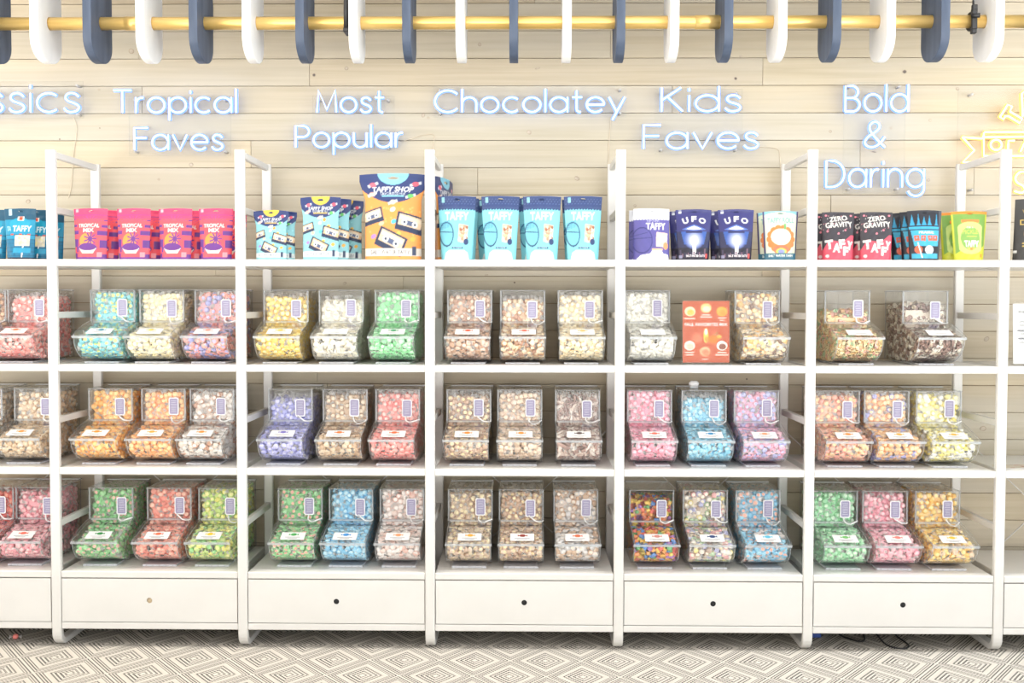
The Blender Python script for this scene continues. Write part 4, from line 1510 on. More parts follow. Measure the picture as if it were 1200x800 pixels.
# ================================================================== POUCHES ON THE TOP SHELF
def art_tropical(W, H):
    A = Art(W, H, (252, 92, 104))
    A.rect(0, .80, 1, 1, (240, 74, 122))
    A.rect(0, .86, 1, .875, (120, 60, 150))
    for a in np.linspace(-1.1, 1.1, 9):
        A.poly([(.5 + .10 * math.sin(a), .70 + .05 * math.cos(a)), (.5 + .42 * math.sin(a) + .012, .70 + .15 * math.cos(a)), (.5 + .42 * math.sin(a) - .02, .70 + .15 * math.cos(a))], (160, 70, 160))
    for (u0, v0, u1, v1) in ((0, .64, .1, .69), (.84, .62, 1, .68), (0, .49, .16, .57), (.72, .47, 1, .56), (0, .24, .14, .40), (.80, .22, 1, .38), (0, .02, .10, .12), (.84, .02, 1, .10), (0, .78, .07, .8), (.9, .75, 1, .78), (.08, .14, .14, .3)):
        A.rect(u0, v0, u1, v1, (110, 56, 146))
    A.rect(0, 0, 1, .04, (120, 60, 150))
    A.ell(.40, .36, .22, .15, (255, 160, 80))
    for a in np.linspace(0, 2 * PI, 10)[:-1]:
        A.rrect(.52 + .10 * math.cos(a), .40 + .07 * math.sin(a), .10, .014, (116, 60, 150), a)
    A.ell(.44, .22, .30, .10, (116, 60, 150))
    A.poly([(.16, .22), (.72, .22), (.62, .11), (.28, .11)], (248, 232, 214))
    A.ell(.44, .225, .26, .055, (116, 60, 150))
    A.rect(.74, .04, .88, .14, (252, 160, 170))
    A.text('TROPICAL', .46, .665, .64, .075, (255, 250, 246), bold=.015)
    A.text('MIX', .46, .57, .32, .075, (255, 250, 246), bold=.015)
    A.rect(.06, .93, .13, .99, (252, 190, 200))
    return A


def art_teal(W, H):
    A = Art(W, H, (22, 150, 190))
    A.rect(0, .78, 1, 1, (24, 86, 116))
    A.ell(.5, .70, .34, .11, (30, 164, 200))
    A.rect(0, 0, 1, .40, (10, 118, 158))
    for v in (.06, .14, .22, .30, .38):
        A.rect(0, v, 1, v + .012, (8, 92, 128))
    for u in (.1, .35, .6, .85):
        A.rect(u, .06, u + .02, .30, (8, 92, 128))
    A.rect(0, .47, 1, .485, (20, 60, 90))
    A.rect(.42, .76, .62, .84, (250, 246, 240))
    A.rect(.46, .765, .58, .835, (226, 84, 56))
    A.text('TAFFY', .58, .60, .62, .12, (226, 246, 250), bold=.03)
    A.text('TA', .14, .60, .14, .10, (180, 226, 238), bold=.03)
    for u in (.22, .5, .78):
        A.rrect(u + .04, .485, .05, .014, (226, 84, 56))
    A.rect(.36, .26, .86, .47, (230, 224, 204))
    for i in range(26):
        A.ell(NR.uniform(.40, .82), NR.uniform(.28, .45), .045, .03, [(250, 240, 170), (246, 236, 220), (238, 226, 190), (214, 206, 190)][i % 4])
    A.poly([(.60, .03), (.64, .03), (.68, .27), (.64, .28)], (244, 244, 240))
    A.rect(0, 0, 1, .035, (30, 44, 66))
    A.rect(.30, .12, .9, .22, (40, 160, 200))
    A.rect(.13, .86, .22, .99, (196, 226, 234))
    return A


def cassette(A, u, v, s, rot, inner):
    k = A.H / A.W
    A.rrect(u, v, s, s * .60 / k, (44, 58, 92), rot)
    ox_, oy_ = -math.sin(rot) * s * .12, math.cos(rot) * s * .12 / k
    A.rrect(u + ox_, v + oy_, s * .84, s * .36 / k, inner, rot)
    A.rrect(u + ox_ * 2.2, v + oy_ * 2.2, s * .80, s * .12 / k, (250, 232, 206), rot)
    A.rrect(u, v, s * .52, s * .16 / k, (90, 104, 140), rot)
    for sx in (-1, 1):
        A.ell(u + sx * s * .38 * math.cos(rot), v + sx * s * .38 * math.sin(rot) / k, s * .2, s * .2 / k, (248, 250, 250))
        A.ell(u + sx * s * .38 * math.cos(rot), v + sx * s * .38 * math.sin(rot) / k, s * .09, s * .09 / k, (44, 58, 92))


def art_shirt(base, neck, inner, strip=(236, 246, 246)):
    def f(W, H):
        A = Art(W, H, base)
        A.ell(.5, 1.02, .60, .36, (44, 62, 120))
        A.rect(0, .86, 1, 1, (44, 62, 120))
        A.ell(.5, 1.02, .235, .155, neck)
        for (u, v, c) in ((.19, .87, (240, 110, 130)), (.84, .88, (240, 100, 120)), (.15, .76, (250, 200, 190)), (.80, .74, (110, 200, 110)), (.50, .665, (246, 226, 200))):
            A.rrect(u, v, .085, .016, (220, 226, 236), .3)
            A.ell(u, v, .052, .026, c)
        A.text('TAFFY SHOP', .5, .815, .66, .060, (250, 252, 255), bold=.02, shear=.2)
        A.text('FAVORITES MIX', .5, .762, .42, .03, (236, 242, 250), bold=.0)
        A.rrect(.5, .735, .19, .009, neck)
        for i in range(44):
            A.ell(NR.uniform(0, 1), NR.uniform(.14, .64), .022, .012, tuple(min(255, v + 22) for v in base), NR.uniform(0, 3))
        for (u, v, c) in ((.50, .58, (246, 246, 240)), (.62, .63, (250, 170, 70)), (.52, .44, (96, 200, 224)), (.74, .53, (250, 200, 80)), (.60, .29, (236, 220, 90)), (.16, .27, (180, 140, 210)), (.30, .42, (250, 200, 170)), (.86, .24, (250, 190, 80))):
            A.ell(u, v, .05, .026, c, .4)
        cassette(A, .14, .50, .19, .25, inner)
        cassette(A, .80, .42, .24, -.22, inner)
        cassette(A, .47, .21, .26, -.42, inner)
        A.rect(0, .04, 1, .13, strip)
        A.text('SALT WATER TAFFY', .46, .085, .70, .05, (60, 74, 104), bold=.0)
        A.rrect(.88, .10, .035, .055, (52, 66, 100))
        return A
    return f


def art_light(W, H):
    A = Art(W, H, (138, 218, 232))
    A.rect(0, .80, 1, 1, (48, 70, 124))
    for i in range(13):
        A.ell((i + .5) / 13, .80, .036, .018, (48, 70, 124))
    for i in range(12):
        for j in range(3):
            A.ell((i + .5 + .5 * (j % 2)) / 12, .88 + j * .035, .010, .006, (110, 134, 184))
    A.rect(.10, .90, .17, .985, (150, 214, 230))
    A.rect(0, .82, 1, .832, (80, 96, 140))
    A.text('TAFFY', .5, .685, .66, .135, (226, 248, 250), bold=.03)
    A.ell(.20, .40, .215, .20, (48, 88, 130))
    A.ell(.20, .40, .185, .175, (126, 206, 224))
    for j in range(5):
        A.rrect(.16, .50 + j * .022, .14, .004, (70, 150, 184), .25)
    A.rrect(.20, .435, .19, .008, (48, 88, 130), -.08)
    A.poly([(.54, .28), (.80, .26), (.83, .54), (.56, .56)], (232, 204, 176))
    for i in range(34):
        A.ell(NR.uniform(.57, .80), NR.uniform(.29, .53), .04, .022, [(250, 236, 220), (214, 160, 130), (246, 214, 160), (170, 110, 84), (240, 220, 210)][i % 5], NR.uniform(0, 3))
    A.ell(.78, .28, .075, .05, (50, 72, 120))
    A.rrect(.52, .185, .17, .016, (60, 80, 128))
    A.text('SALT WATER', .52, .185, .26, .02, (220, 234, 244), bold=.01)
    A.poly([(.10, 0), (.90, 0), (.84, .11), (.72, .15), (.28, .15), (.16, .11)], (246, 244, 238))
    return A


def art_purple(W, H):
    A = Art(W, H, (98, 92, 166))
    A.rect(0, .80, 1, 1, (240, 242, 248))
    for i in range(12):
        A.ell((i + .5) / 12, .80, .040, .02, (240, 242, 248))
    A.text('TAFFY', .62, .655, .54, .14, (252, 252, 255), bold=.03)
    A.text('SALT WATER', .55, .755, .34, .02, (210, 212, 236), bold=.01)
    A.ell(.24, .38, .29, .26, (62, 60, 128))
    A.ell(.24, .38, .265, .235, (92, 88, 160))
    A.rrect(.26, .42, .26, .007, (62, 60, 128), .05)
    A.rrect(.20, .50, .20, .006, (62, 60, 128), .2)
    A.poly([(.62, .26), (.92, .24), (.95, .52), (.64, .54)], (246, 216, 200))
    for i in range(26):
        A.ell(NR.uniform(.66, .92), NR.uniform(.28, .50), .045, .026, [(252, 236, 226), (246, 206, 190), (250, 226, 200)][i % 3], NR.uniform(0, 3))
    A.ell(.89, .27, .07, .07, (240, 160, 110))
    A.rrect(.66, .20, .15, .02, (244, 190, 160))
    A.poly([(.08, 0), (1, 0), (.95, .10), (.82, .12), (.78, .18), (.52, .18), (.46, .12), (.2, .09)], (248, 248, 250))
    A.rect(.1, .02, 1, .035, (224, 226, 238))
    return A


def art_ufo(W, H):
    A = Art(W, H, (50, 50, 118))
    A.rect(0, 0, 1, .56, (40, 44, 84))
    A.rect(0, 0, 1, .24, (30, 28, 48))
    A.poly([(.12, .56), (.88, .56), (.80, .30), (.20, .30)], (54, 94, 176))
    for i, t in enumerate(np.linspace(0, 1, 10)):
        A.ell(.5, .40 - .03 * t, .31 * (1 - .7 * t), .20 * (1 - .6 * t), (int(90 + 158 * t), int(110 + 138 * t), int(180 + 72 * t)), al=.45)
    A.rrect(.5, .26, .05, .16, (252, 252, 255))
    A.rrect(.5, .55, .24, .018, (44, 48, 100))
    A.poly([(.14, .60), (.5, .70), (.86, .60), (.5, .575)], (90, 120, 200))
    A.poly([(.26, .61), (.5, .67), (.74, .61), (.5, .595)], (244, 246, 252))
    A.text('U', .26, .775, .16, .12, (250, 250, 255), rot=.30, bold=.03)
    A.text('F', .50, .805, .14, .11, (250, 250, 255), bold=.03)
    A.text('O', .74, .775, .20, .11, (250, 250, 255), rot=-.30, bold=.03)
    for i in range(16):
        u, hh = .06 + i * .058, NR.uniform(.06, .17)
        A.rect(u, .05, u + .04, hh + .05, [(70, 60, 90), (120, 90, 110), (44, 44, 70)][i % 3])
    A.text('SALT WATER TAFFY', .54, .075, .60, .04, (250, 244, 246), bold=.03)
    A.rect(.86, .03, .93, .12, (232, 90, 80))
    A.rect(.03, .03, .13, .09, (150, 150, 180))
    A.rect(.08, .92, .16, .99, (226, 230, 240))
    A.rect(0, .965, 1, .98, (70, 74, 130))
    return A


def art_mane(W, H):
    A = Art(W, H, (226, 232, 204))
    A.rect(0, .86, 1, 1, (140, 200, 216))
    A.ell(.5, .90, .46, .08, (222, 232, 206))
    A.rect(0, 0, .05, 1, (74, 66, 112))
    A.rect(.95, 0, 1, 1, (74, 66, 112))
    A.text('TAFFY ROLL', .5, .81, .76, .11, (120, 178, 176), bold=.035)
    for a in np.linspace(0, 2 * PI, 15)[:-1]:
        A.ell(.5 + .33 * math.cos(a), .42 + .23 * math.sin(a), .10, .07, (238, 134, 70))
    A.ell(.5, .42, .36, .25, (238, 134, 70))
    A.ell(.5, .47, .30, .17, (240, 240, 220))
    A.rrect(.62, .68, .03, .06, (110, 180, 110))
    A.ell(.5, .20, .24, .10, (214, 120, 90))
    for i, c in enumerate(((240, 120, 90), (250, 200, 90), (150, 200, 130), (150, 150, 210))):
        A.ell(.5, .17, .21 - i * .04, .09 - i * .018, c)
    A.rect(0, 0, 1, .14, (54, 108, 130))
    A.text('SALT WATER TAFFY', .5, .085, .78, .05, (240, 246, 240), bold=.03)
    return A


def art_zero(W, H):
    A = Art(W, H, (58, 54, 62))
    A.poly([(0, .04), (0, .20), (.2, .42), (.62, .36), (.90, .52), (1, .52), (1, 0), (0, 0)], (228, 84, 104))
    for i in range(30):
        A.ell(NR.uniform(.03, .97), NR.uniform(.52, .98), .012, .008, (244, 150, 160) if i % 2 else (230, 226, 224))
    for u, v in ((.12, .93), (.90, .93), (.72, .62), (.50, .55), (.16, .60)):
        A.ell(u, v, .032, .021, (246, 140, 156))
    A.text('ZERO', .50, .86, .56, .10, (250, 246, 238), rot=.12, bold=.015)
    A.text('GRAVITY', .52, .735, .84, .11, (250, 246, 238), rot=.06, bold=.015)
    for ch, u, v, s, r in (('T', .20, .32, .24, .1), ('A', .42, .25, .24, -.08), ('F', .60, .33, .20, .08), ('F', .72, .18, .18, -.05), ('Y', .86, .30, .20, -.12)):
        A.text(ch, u, v, s, .19, (252, 248, 240), rot=r, bold=.05)
    A.ell(.13, .08, .05, .034, (250, 226, 226))
    return A


def art_blue(W, H):
    A = Art(W, H, (30, 32, 44))
    for u, a, b in ((.12, .80, .92), (.30, .74, .94), (.46, .76, .88), (.62, .76, .90), (.84, .72, .95)):
        A.poly([(u - .07, .70), (u + .07, .70), (u + .03, a), (u, b), (u - .04, a)], (50, 160, 206))
    A.rect(.02, .62, 1, .67, (60, 176, 216))
    A.poly([(.06, .60), (.95, .60), (.90, .28), (.14, .28)], (66, 178, 214))
    A.text('PRAIRIE', .52, .555, .46, .055, (240, 246, 250), bold=.03)
    for i, u in enumerate((.22, .42, .64, .80)):
        A.rrect(u, .44, .075, .055, (238, 108, 76), (.1, -.1, .08, -.05)[i])
        A.ell(u, .45, .025, .018, (66, 178, 214))
    A.ell(.26, .21, .12, .08, (238, 108, 76))
    A.ell(.60, .20, .14, .09, (226, 232, 238))
    A.rect(.06, .03, .9, .13, (66, 178, 214))
    A.poly([(.34, .04), (.38, .04), (.26, .36), (.23, .35)], (244, 246, 248))
    A.rect(.92, 0, 1, 1, (80, 82, 92))
    return A


def art_green(W, H):
    A = Art(W, H, (122, 166, 74))
    A.rect(0, .945, 1, 1, (240, 146, 44))
    A.rect(0, 0, .05, .94, (206, 210, 60))
    A.rect(.95, 0, 1, .94, (206, 210, 60))
    A.rect(0, 0, 1, .13, (212, 214, 60))
    A.poly([(.05, .13), (.3, .24), (.62, .12), (.95, .30), (.95, .1), (.05, .1)], (206, 212, 60))
    A.rect(.26, .77, .76, .83, (244, 140, 66))
    A.ell(.5, .66, .36, .12, (206, 226, 130))
    A.rect(.14, .24, .86, .66, (206, 226, 130))
    A.ell(.5, .24, .36, .12, (206, 226, 130))
    A.ell(.5, .44, .29, .24, (136, 180, 90))
    A.text('DILL', .5, .665, .20, .04, (240, 246, 220), bold=.03)
    A.text('PICKLE', .5, .575, .46, .09, (190, 216, 96), bold=.03)
    A.rrect(.54, .48, .16, .012, (190, 216, 96))
    A.text('TAFFY', .53, .335, .46, .13, (250, 252, 240), bold=.045)
    A.poly([(.36, .25), (.66, .25), (.52, .19)], (246, 200, 90))
    A.ell(.52, .225, .05, .025, (240, 150, 80))
    A.rect(.80, .05, .90, .13, (244, 160, 60))
    return A


def art_black(W, H):
    A = Art(W, H, (58, 56, 54))
    A.poly([(.20, .84), (.34, .74), (.5, .86), (.64, .74), (.8, .86), (.7, .72), (.3, .72)], (222, 190, 96))
    A.rect(.14, .58, .86, .66, (222, 190, 96))
    A.rect(.17, .59, .83, .65, (58, 56, 54))
    A.text('TAFFY', .5, .62, .46, .045, (222, 190, 96), bold=.03)
    A.ell(.5, .43, .26, .11, (228, 196, 104))
    A.rect(.2, .22, .8, .24, (222, 190, 96))
    A.rect(.2, .27, .8, .285, (222, 190, 96))
    A.ell(.4, .12, .10, .05, (190, 164, 90))
    A.rect(0, .12, .08, .16, (230, 228, 222))
    return A


def pouch(art_f, W, H, wb, wt, depth=.055, head=.14, flare=0.0, nx=60, ny=84, seed=0):
    """stand-up pouch: (body mesh, header mesh); origin at the middle of its base"""
    A = art_f(W, H)
    r0 = np.random.RandomState(seed)
    ph = r0.uniform(0, 6, 6)
    jh = int(round(ny * (1 - head)))

    def half(v):
        w = wb + (wt - wb) * v
        if flare:
            w = wb + (wt - wb) * np.clip((v - .70) / .22, 0, 1) ** 1.0 - .03 * W * np.sin(np.clip(v / .7, 0, 1) * PI) * 0
        return w / 2

    def thick(v):
        base = depth * .5 * np.clip((1 - v / (1 - head * .6)), 0, 1) ** .75
        return base + .0012

    us = np.linspace(0, 1, nx + 1)
    vs_ = np.linspace(0, 1, ny + 1)
    U, V = np.meshgrid(us, vs_)
    e = 2 * U - 1
    Xg = half(V) * e
    prof = (1 - np.abs(e) ** 2.6) ** .8
    wr = .0016 * np.sin(V * 17 + e * 4 + ph[0]) * np.sin(e * 9 + V * 5 + ph[1]) + .0010 * np.sin(V * 31 - e * 12 + ph[2])
    wr = wr * prof * (1 - .6 * V)
    Yf = -(thick(V) * prof + wr)
    Yb = thick(V) * prof + .5 * wr + .0006
    lean = .006 * np.sin(e * 2.2 + ph[3]) * V ** 2
    Zg = V * H + np.where(V > .9, .0, 0) - .003 * (e ** 2) * V * (1 if not flare else 2)
    cols = A.sample(U.ravel(), V.ravel())
    backc = cols.mean(0)
    out = []
    for (j0, j1, nm) in ((0, jh, 'pouch_body'), (jh, ny, 'top_seal')):
        n_ = (j1 - j0 + 1)
        idx = np.arange(j0, j1 + 1)
        F = np.stack([Xg[idx], Yf[idx] + lean[idx], Zg[idx]], -1).reshape(-1, 3)
        B = np.stack([Xg[idx], Yb[idx] + lean[idx], Zg[idx]], -1).reshape(-1, 3)
        m = MB()
        fs = []
        for j in range(n_ - 1):
            for i in range(nx):
                if nm == 'top_seal':
                    uc, vc = (i + .5) / nx, (j0 + j + .5) / ny
                    if ((uc - .5) / .085) ** 2 + ((vc - .945) / .016) ** 2 < 1:
                        continue
                a = j * (nx + 1) + i
                fs.append((a, a + 1, a + nx + 2, a + nx + 1))
        nf = len(fs)
        o = len(F)
        fs += [tuple(o + k for k in q[::-1]) for q in fs]
        if nm == 'pouch_body':
            for i in range(nx):
                fs.append((i + 1, i, o + i, o + i + 1))
        for j in range(n_ - 1):
            a = j * (nx + 1)
            fs.append((a, a + nx + 1, o + a + nx + 1, o + a))
            a += nx
            fs.append((a + nx + 1, a, o + a, o + a + nx + 1))
        if nm == 'top_seal':
            for i in range(nx):
                a = (n_ - 1) * (nx + 1) + i
                fs.append((a, a + 1, o + a + 1, o + a))
        m.add(np.concatenate([F, B]).tolist(), fs, 0, True)
        me = m.mesh(nm, [FILM])
        c = cols.reshape(ny + 1, nx + 1, 3)[idx].reshape(-1, 3)
        cb = c * .5 + backc * .5
        print_attr(me, np.concatenate([c, cb]))
        out.append(me)
    return out


S1 = SHELF_Z['top']
POUCHES = {}


def design(key, art_f, W, H, wb, wt, **kw):
    POUCHES[key] = pouch(art_f, W, H, wb, wt, seed=len(POUCHES), **kw)


PXM = 4.585 / F_PX              # metres per photo pixel near the shelf front


def hgt(y):
    return at(600, y, .04)[1] - S1 - .001


design('pink', art_tropical, 41 * PXM, hgt(244), 36 * PXM, 41 * PXM, head=.12)
design('teal', art_teal, 39 * PXM, hgt(244), 32 * PXM, 38 * PXM, head=.2)
design('shirt_small', art_shirt((150, 216, 226), (246, 208, 84), (244, 206, 160)), 40 * PXM, hgt(246), 36 * PXM, 42 * PXM, head=.10, flare=1)
design('shirt', art_shirt((150, 216, 226), (246, 208, 84), (244, 206, 160)), 48 * PXM, hgt(230), 42 * PXM, 48 * PXM, head=.09, flare=1)
design('shirt_big', art_shirt((250, 166, 86), (140, 214, 238), (246, 214, 180), (240, 232, 222)), 75 * PXM, hgt(202.5), 66 * PXM, 80 * PXM, head=.08, flare=1, nx=84, ny=112, depth=.08)
design('light', art_light, 45 * PXM, hgt(229.5), 36 * PXM, 45 * PXM, head=.19)
design('purple', art_purple, 45 * PXM, hgt(244), 42 * PXM, 42 * PXM, head=.2)
design('ufo', art_ufo, 42 * PXM, hgt(245), 36 * PXM, 42 * PXM, head=.13)
design('mane', art_mane, 41 * PXM, hgt(247), 36 * PXM, 41 * PXM, head=.08)
design('zero', art_zero, 38 * PXM, hgt(248), 35 * PXM, 38 * PXM, head=.08)
design('blue', art_blue, 38 * PXM, hgt(246), 34 * PXM, 40 * PXM, head=.08)
design('green', art_green, 41 * PXM, hgt(247), 34 * PXM, 42 * PXM, head=.07)
design('black', art_black, 46 * PXM, hgt(232), 44 * PXM, 38 * PXM, head=.1)


def put_bag(key, cx_px, Y, label, group, rz=0, px=None):
    X = at(cx_px, 300, Y)[0] if px is None else px
    o = thing('candy_pouch', label, 'candy pouch', (X, Y, S1 + .0008), (math.radians(random.uniform(-1.0, .2)), 0, math.radians(rz + random.uniform(-2, 2))), group)
    for me in POUCHES[key]:
        link(me.name.split('.')[0], me, o)
    return o


YF, YR = .042, .135
put_bag('teal', 24.5, YF, 'bright teal taffy pouch, frontmost below the leftmost neon sign', 'teal pouches')
put_bag('teal', -9, .10, 'teal taffy pouch cut by the left picture edge', 'teal pouches')
put_bag('teal', 42.5, .115, 'teal taffy pouch behind the frontmost teal one, touching the first upright', 'teal pouches', 3)
put_bag('teal', 58.5, .20, 'teal taffy pouch standing right behind the first upright', 'teal pouches')
N4 = ['first', 'second', 'third', 'fourth']
for i, x in enumerate((107, 157.5, 206, 253.5)):
    put_bag('pink', x, YF, 'front-row hot pink and purple pouch, %s from the left' % N4[i], 'pink pouches, front row')
for i, x in enumerate((121, 171, 221, 270)):
    put_bag('pink', x, YR + (.01 * i), 'pink pouch standing behind the %s front-row pink pouch' % N4[i], 'pink pouches, back row')
put_bag('shirt_small', 318, YF, 'small light blue shirt-shaped pouch in front, beside the second upright', 'light blue shirt-shaped pouches')
put_bag('shirt_small', 328.5, YF + .062, 'small light blue shirt-shaped pouch tucked behind the small front one', 'light blue shirt-shaped pouches', -3)
put_bag('shirt', 376, YF, 'mid-sized light blue shirt-shaped pouch with yellow neck, frontmost of its three', 'light blue shirt-shaped pouches')
put_bag('shirt', 389, YF + .085, 'mid-sized light blue shirt-shaped pouch, second of the row going back', 'light blue shirt-shaped pouches', -4)
put_bag('shirt', 404, YF + .17, 'mid-sized light blue shirt-shaped pouch, rearmost of its three', 'light blue shirt-shaped pouches', -5)
put_bag('shirt_big', 461, .055, 'big orange shirt-shaped pouch with navy collar left of the third upright', 'big orange pouches')
put_bag('shirt_big', 0, .245, 'big orange pouch turned sideways right behind the third upright', 'big orange pouches', 80, px=-.370)
for i, x in enumerate((535.5, 586.5, 635, 683)):
    put_bag('light', x, YF, 'front-row light blue pouch with navy scalloped top, %s from the left' % N4[i], 'light blue scalloped pouches, front row')
for i, x in enumerate((539, 579, 629, 680)):
    put_bag('light', x, (.118, .185, .118, .185)[i], 'light blue scalloped pouch standing behind the %s front-row one' % N4[i], 'light blue scalloped pouches, back row')
put_bag('purple', 763, YF, 'purple pouch with white scalloped top, in front', 'purple pouches')
put_bag('purple', 757.5, .12, 'purple pouch standing behind the front purple one', 'purple pouches')
put_bag('ufo', 812.5, YF, 'dark blue flying saucer pouch beside the purple pouch', 'flying saucer pouches')
put_bag('ufo', 804.5, .12, 'dark blue pouch behind the left front flying saucer pouch', 'flying saucer pouches')
put_bag('ufo', 862, YF, 'dark blue flying saucer pouch beside the orange-maned pouch', 'flying saucer pouches')
put_bag('ufo', 851, .12, 'dark blue pouch behind the right front flying saucer pouch', 'flying saucer pouches')
put_bag('mane', 914, YF, 'cream pouch with an orange mane picture, in front', 'orange mane pouches')
put_bag('mane', 906.5, .11, 'cream pouch behind the front orange mane pouch', 'orange mane pouches')
put_bag('zero', 981.5, YF, 'black and red starry pouch in front, next to the fifth upright', 'black and red starry pouches')
put_bag('zero', 973, .115, 'black and red pouch behind the starry pouch next to the fifth upright', 'black and red starry pouches')
put_bag('zero', 1026, YF, 'black and red starry pouch in front, beside the blue and black pouches', 'black and red starry pouches')
put_bag('zero', 1016, .115, 'black and red pouch behind the starry one beside the blue pouches', 'black and red starry pouches')
put_bag('blue', 1083, YF, 'blue and black pouch in front of two like it', 'blue and black pouches')
put_bag('blue', 1074, .105, 'blue and black pouch, second of three going back', 'blue and black pouches', -2)
put_bag('blue', 1062, .17, 'blue and black pouch, rearmost of three', 'blue and black pouches')
put_bag('green', 1135, YF, 'green pickle jar pouch with orange top edge, in front', 'green pickle jar pouches')
put_bag('green', 1121, .11, 'green pickle jar pouch behind the front green one', 'green pickle jar pouches')
put_bag('black', 1209, .06, 'black and gold pouch cut by the right picture edge', None)


# ================================================================== SIGN CARDS
def printed_plate(name, A, W, H, parent, loc, rot, nx, ny, th=.0015):
    us, vs_ = np.linspace(0, 1, nx + 1), np.linspace(0, 1, ny + 1)
    U, V = np.meshgrid(us, vs_)
    F = np.stack([(U - .5) * W, np.zeros_like(U), V * H], -1).reshape(-1, 3)
    m = MB()
    fs = [(j * (nx + 1) + i, j * (nx + 1) + i + 1, (j + 1) * (nx + 1) + i + 1, (j + 1) * (nx + 1) + i) for j in range(ny) for i in range(nx)]
    m.add(F.tolist(), fs)
    m.box(-W / 2, W / 2, .0002, th, 0, H)
    me = m.mesh(name, [FILM])
    c = A.sample(U.ravel(), V.ravel())
    print_attr(me, np.concatenate([c, np.full((8, 3), .8)]))
    return link(name, me, parent, loc, rot)


def art_fall(W, H):
    A = Art(W, H, (206, 96, 56), 320)
    for (u, v, c1, c2) in ((.16, .83, (250, 236, 190), (248, 206, 96)), (.50, .885, (252, 214, 140), (250, 236, 206)), (.84, .83, (250, 186, 70), (244, 160, 50)),
                           (.15, .275, (250, 240, 226), (240, 214, 190)), (.48, .18, (240, 186, 140), (226, 140, 100)), (.84, .275, (250, 242, 232), (150, 84, 60))):
        A.ell(u, v, .115, .078, c1)
        A.ell(u + .01, v - .015, .075, .048, c2)
    for (u, v, w) in ((.15, .715, .24), (.50, .775, .17), (.50, .74, .26), (.84, .725, .17), (.84, .685, .10), (.15, .165, .19), (.15, .125, .17), (.48, .055, .13), (.84, .165, .20), (.84, .125, .28)):
        A.rrect(u, v, w / 2, .009, (250, 222, 206))
    A.text('FALL FAVORITES MIX', .5, .62, .92, .052, (255, 250, 244), bold=.02)
    for a in np.linspace(0, 2 * PI, 8)[:-1]:
        A.rrect(.31 + .06 * math.cos(a), .40 + .045 * math.sin(a), .05, .02, (244, 140, 104), a)
    A.ell(.50, .44, .055, .12, (250, 214, 90))
    A.ell(.50, .50, .035, .05, (252, 244, 226))
    A.ell(.51, .38, .03, .04, (240, 150, 50))
    A.ell(.65, .375, .105, .068, (244, 136, 44))
    A.ell(.78, .42, .055, .03, (246, 190, 80))
    A.rrect(.70, .47, .05, .012, (150, 160, 90), .5)
    A.ell(.67, .49, .05, .03, (236, 120, 80))
    return A


X0, Zb = at(800, 423, .10)
X1, Zt = at(855.5, 352, .10)
fs_ = thing('acrylic_sign', 'orange fall card in a clear acrylic stand between two candy bins', 'sign', ((X0 + X1) / 2, .10, SHELF_Z['upper']))
WS, HS = X1 - X0, Zt - SHELF_Z['upper'] - .012
printed_plate('printed_card', art_fall(WS, HS), WS, HS, fs_, (0, 0, .010), (math.radians(-3), 0, 0), 104, 134)
m = MB()
m.box(-WS / 2 - .004, WS / 2 + .004, -.004, -.0015, .004, HS + .014, 0)
m.box(-WS / 2 - .004, WS / 2 + .004, -.03, .06, 0, .0035, 0)
m.box(-WS / 2 - .004, WS / 2 + .004, -.031, -.0285, 0, .0037, 1)
m.build('acrylic_stand', [PANEL, ACRYLEDGE], fs_, rot=(0, 0, 0))


def art_notice(W, H):
    A = Art(W, H, (248, 247, 244), 320)
    A.text('PLEASE', .30, .86, .34, .035, (50, 50, 54), bold=.03)
    for i, v in enumerate((.70, .64, .55, .50, .42, .36)):
        A.rrect(.5 - .02 * (i % 3), v, .36 - .03 * (i % 2), .010, (110, 110, 114))
    return A


Xa, Za = at(1187.5, 425, .10)
nt_ = thing('notice_stand', 'white printed notice in a clear stand cut by the right picture edge', 'sign', (Xa + .09, .10, SHELF_Z['upper']))
printed_plate('printed_sheet', art_notice(.18, .27), .18, .27, nt_, (0, 0, .008), (math.radians(-3), 0, 0), 50, 70)
m = MB()
m.box(-.094, .094, -.004, -.0015, .003, .285, 0)
m.box(-.094, .094, -.03, .06, 0, .003, 0)
m.build('acrylic_stand', [PANEL, ACRYLEDGE], nt_)

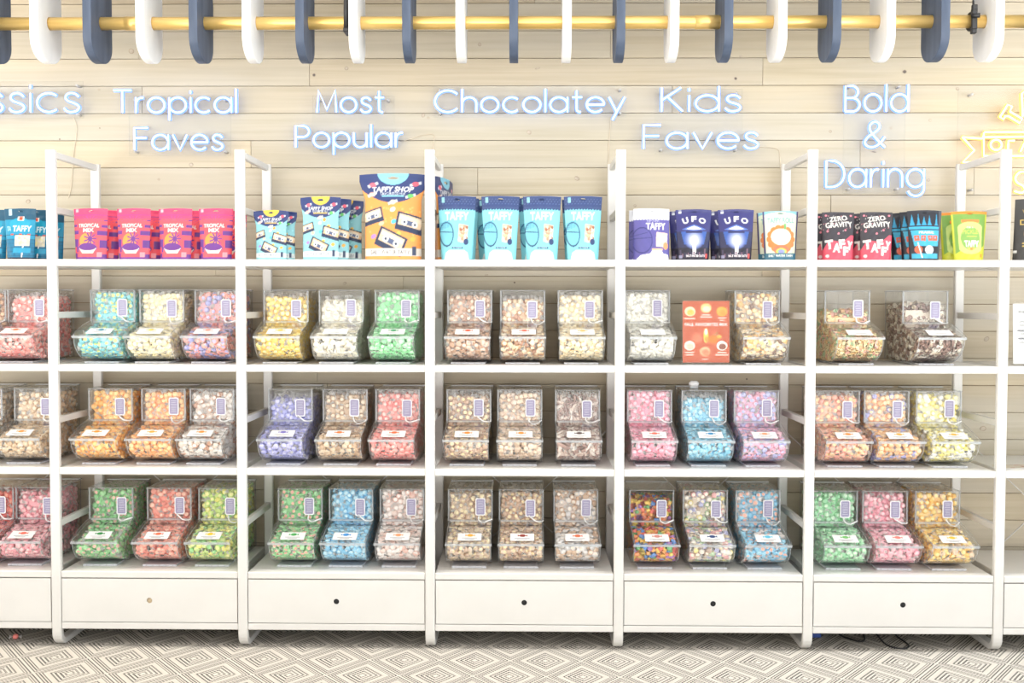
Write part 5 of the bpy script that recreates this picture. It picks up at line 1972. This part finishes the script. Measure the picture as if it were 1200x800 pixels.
# flat printed strip lying on the middle shelf at the right edge
A = Art(.2, .1, (238, 226, 208))
for i in range(16):
    A.ell(NR.uniform(0, 1), NR.uniform(0, 1), .06, .06, [(206, 90, 60), (250, 240, 226), (120, 80, 60)][i % 3])
X, Z = at(1196, 545, .12)
lf = printed_plate('paper_leaflet', A, .2, .1, None, (X, .09, SHELF_Z['middle'] + .002), (math.radians(-90), 0, .15), 20, 10)
tag(lf, 'flat red and cream printed leaflet lying on the third shelf at the right edge', 'leaflet')

# ================================================================== SMALL THINGS ON THE FLOOR
fm = MB()
X, _ = at(13, 743, .06)
pk = core_material('sweet_fallen', [rgb(250, 150, 140), rgb(246, 140, 132)])
u = link('wrapped_taffy', UNIT['taffy'], None, (X, .10, .0125), (.2, .1, .4))
for i, mt in enumerate((pk, WRAP, pk)):
    slot(u, i, mt)
tag(u, 'single pink wrapped taffy lying on the carpet under the leftmost drawer unit', 'candy')
for pts, lab in (([(985, 744), (995, 748), (1008, 751.5), (1013, 749), (1012, 744)], 'short black cable loop on the carpet under the Bold & Daring drawer unit'),
                 ([(1026, 742), (1036, 753), (1046, 758), (1060, 759.5), (1065, 756), (1058, 750), (1050, 744)], 'longer black cable loop sagging to the carpet under the Bold & Daring drawer unit')):
    q = []
    for a, b in pts:
        d = fw + RV * ((a - 600) / F_PX) - UV * ((b - 400) / F_PX)
        p = CAMP + d * ((.004 - CAMP.z) / d.z)
        q.append((p.x, p.y, .004))
    q = [(q[0][0] - .02, q[0][1] + .16, .004)] + q + [(q[-1][0] + .03, q[-1][1] + .16, .004)]
    mm = MB()
    mm.tube(smooth3(q), .0038, 8)
    tag(mm.build('power_cable', BLACK), lab, 'cable')
BLUE = noisy('blue_plastic', rgb(40, 70, 150), rgb(54, 86, 166), (30, 30, 30), .5)
d = fw + RV * ((956 - 600) / F_PX) - UV * ((747 - 400) / F_PX)
p = CAMP + d * (-CAMP.z / d.z)
bx = thing('cable_block', 'small blue plastic block on the carpet beside the fifth upright foot', 'cable block', (p.x, p.y + .02, 0))
MB().box(-.025, .025, -.02, .02, 0, .02, 0, .003).build('block_shell', BLUE, bx)
MB().tube([(.02, .0, .01), (.04, .05, .006), (.03, .2, .005)], .004, 8).build('lead', BLACK, bx)
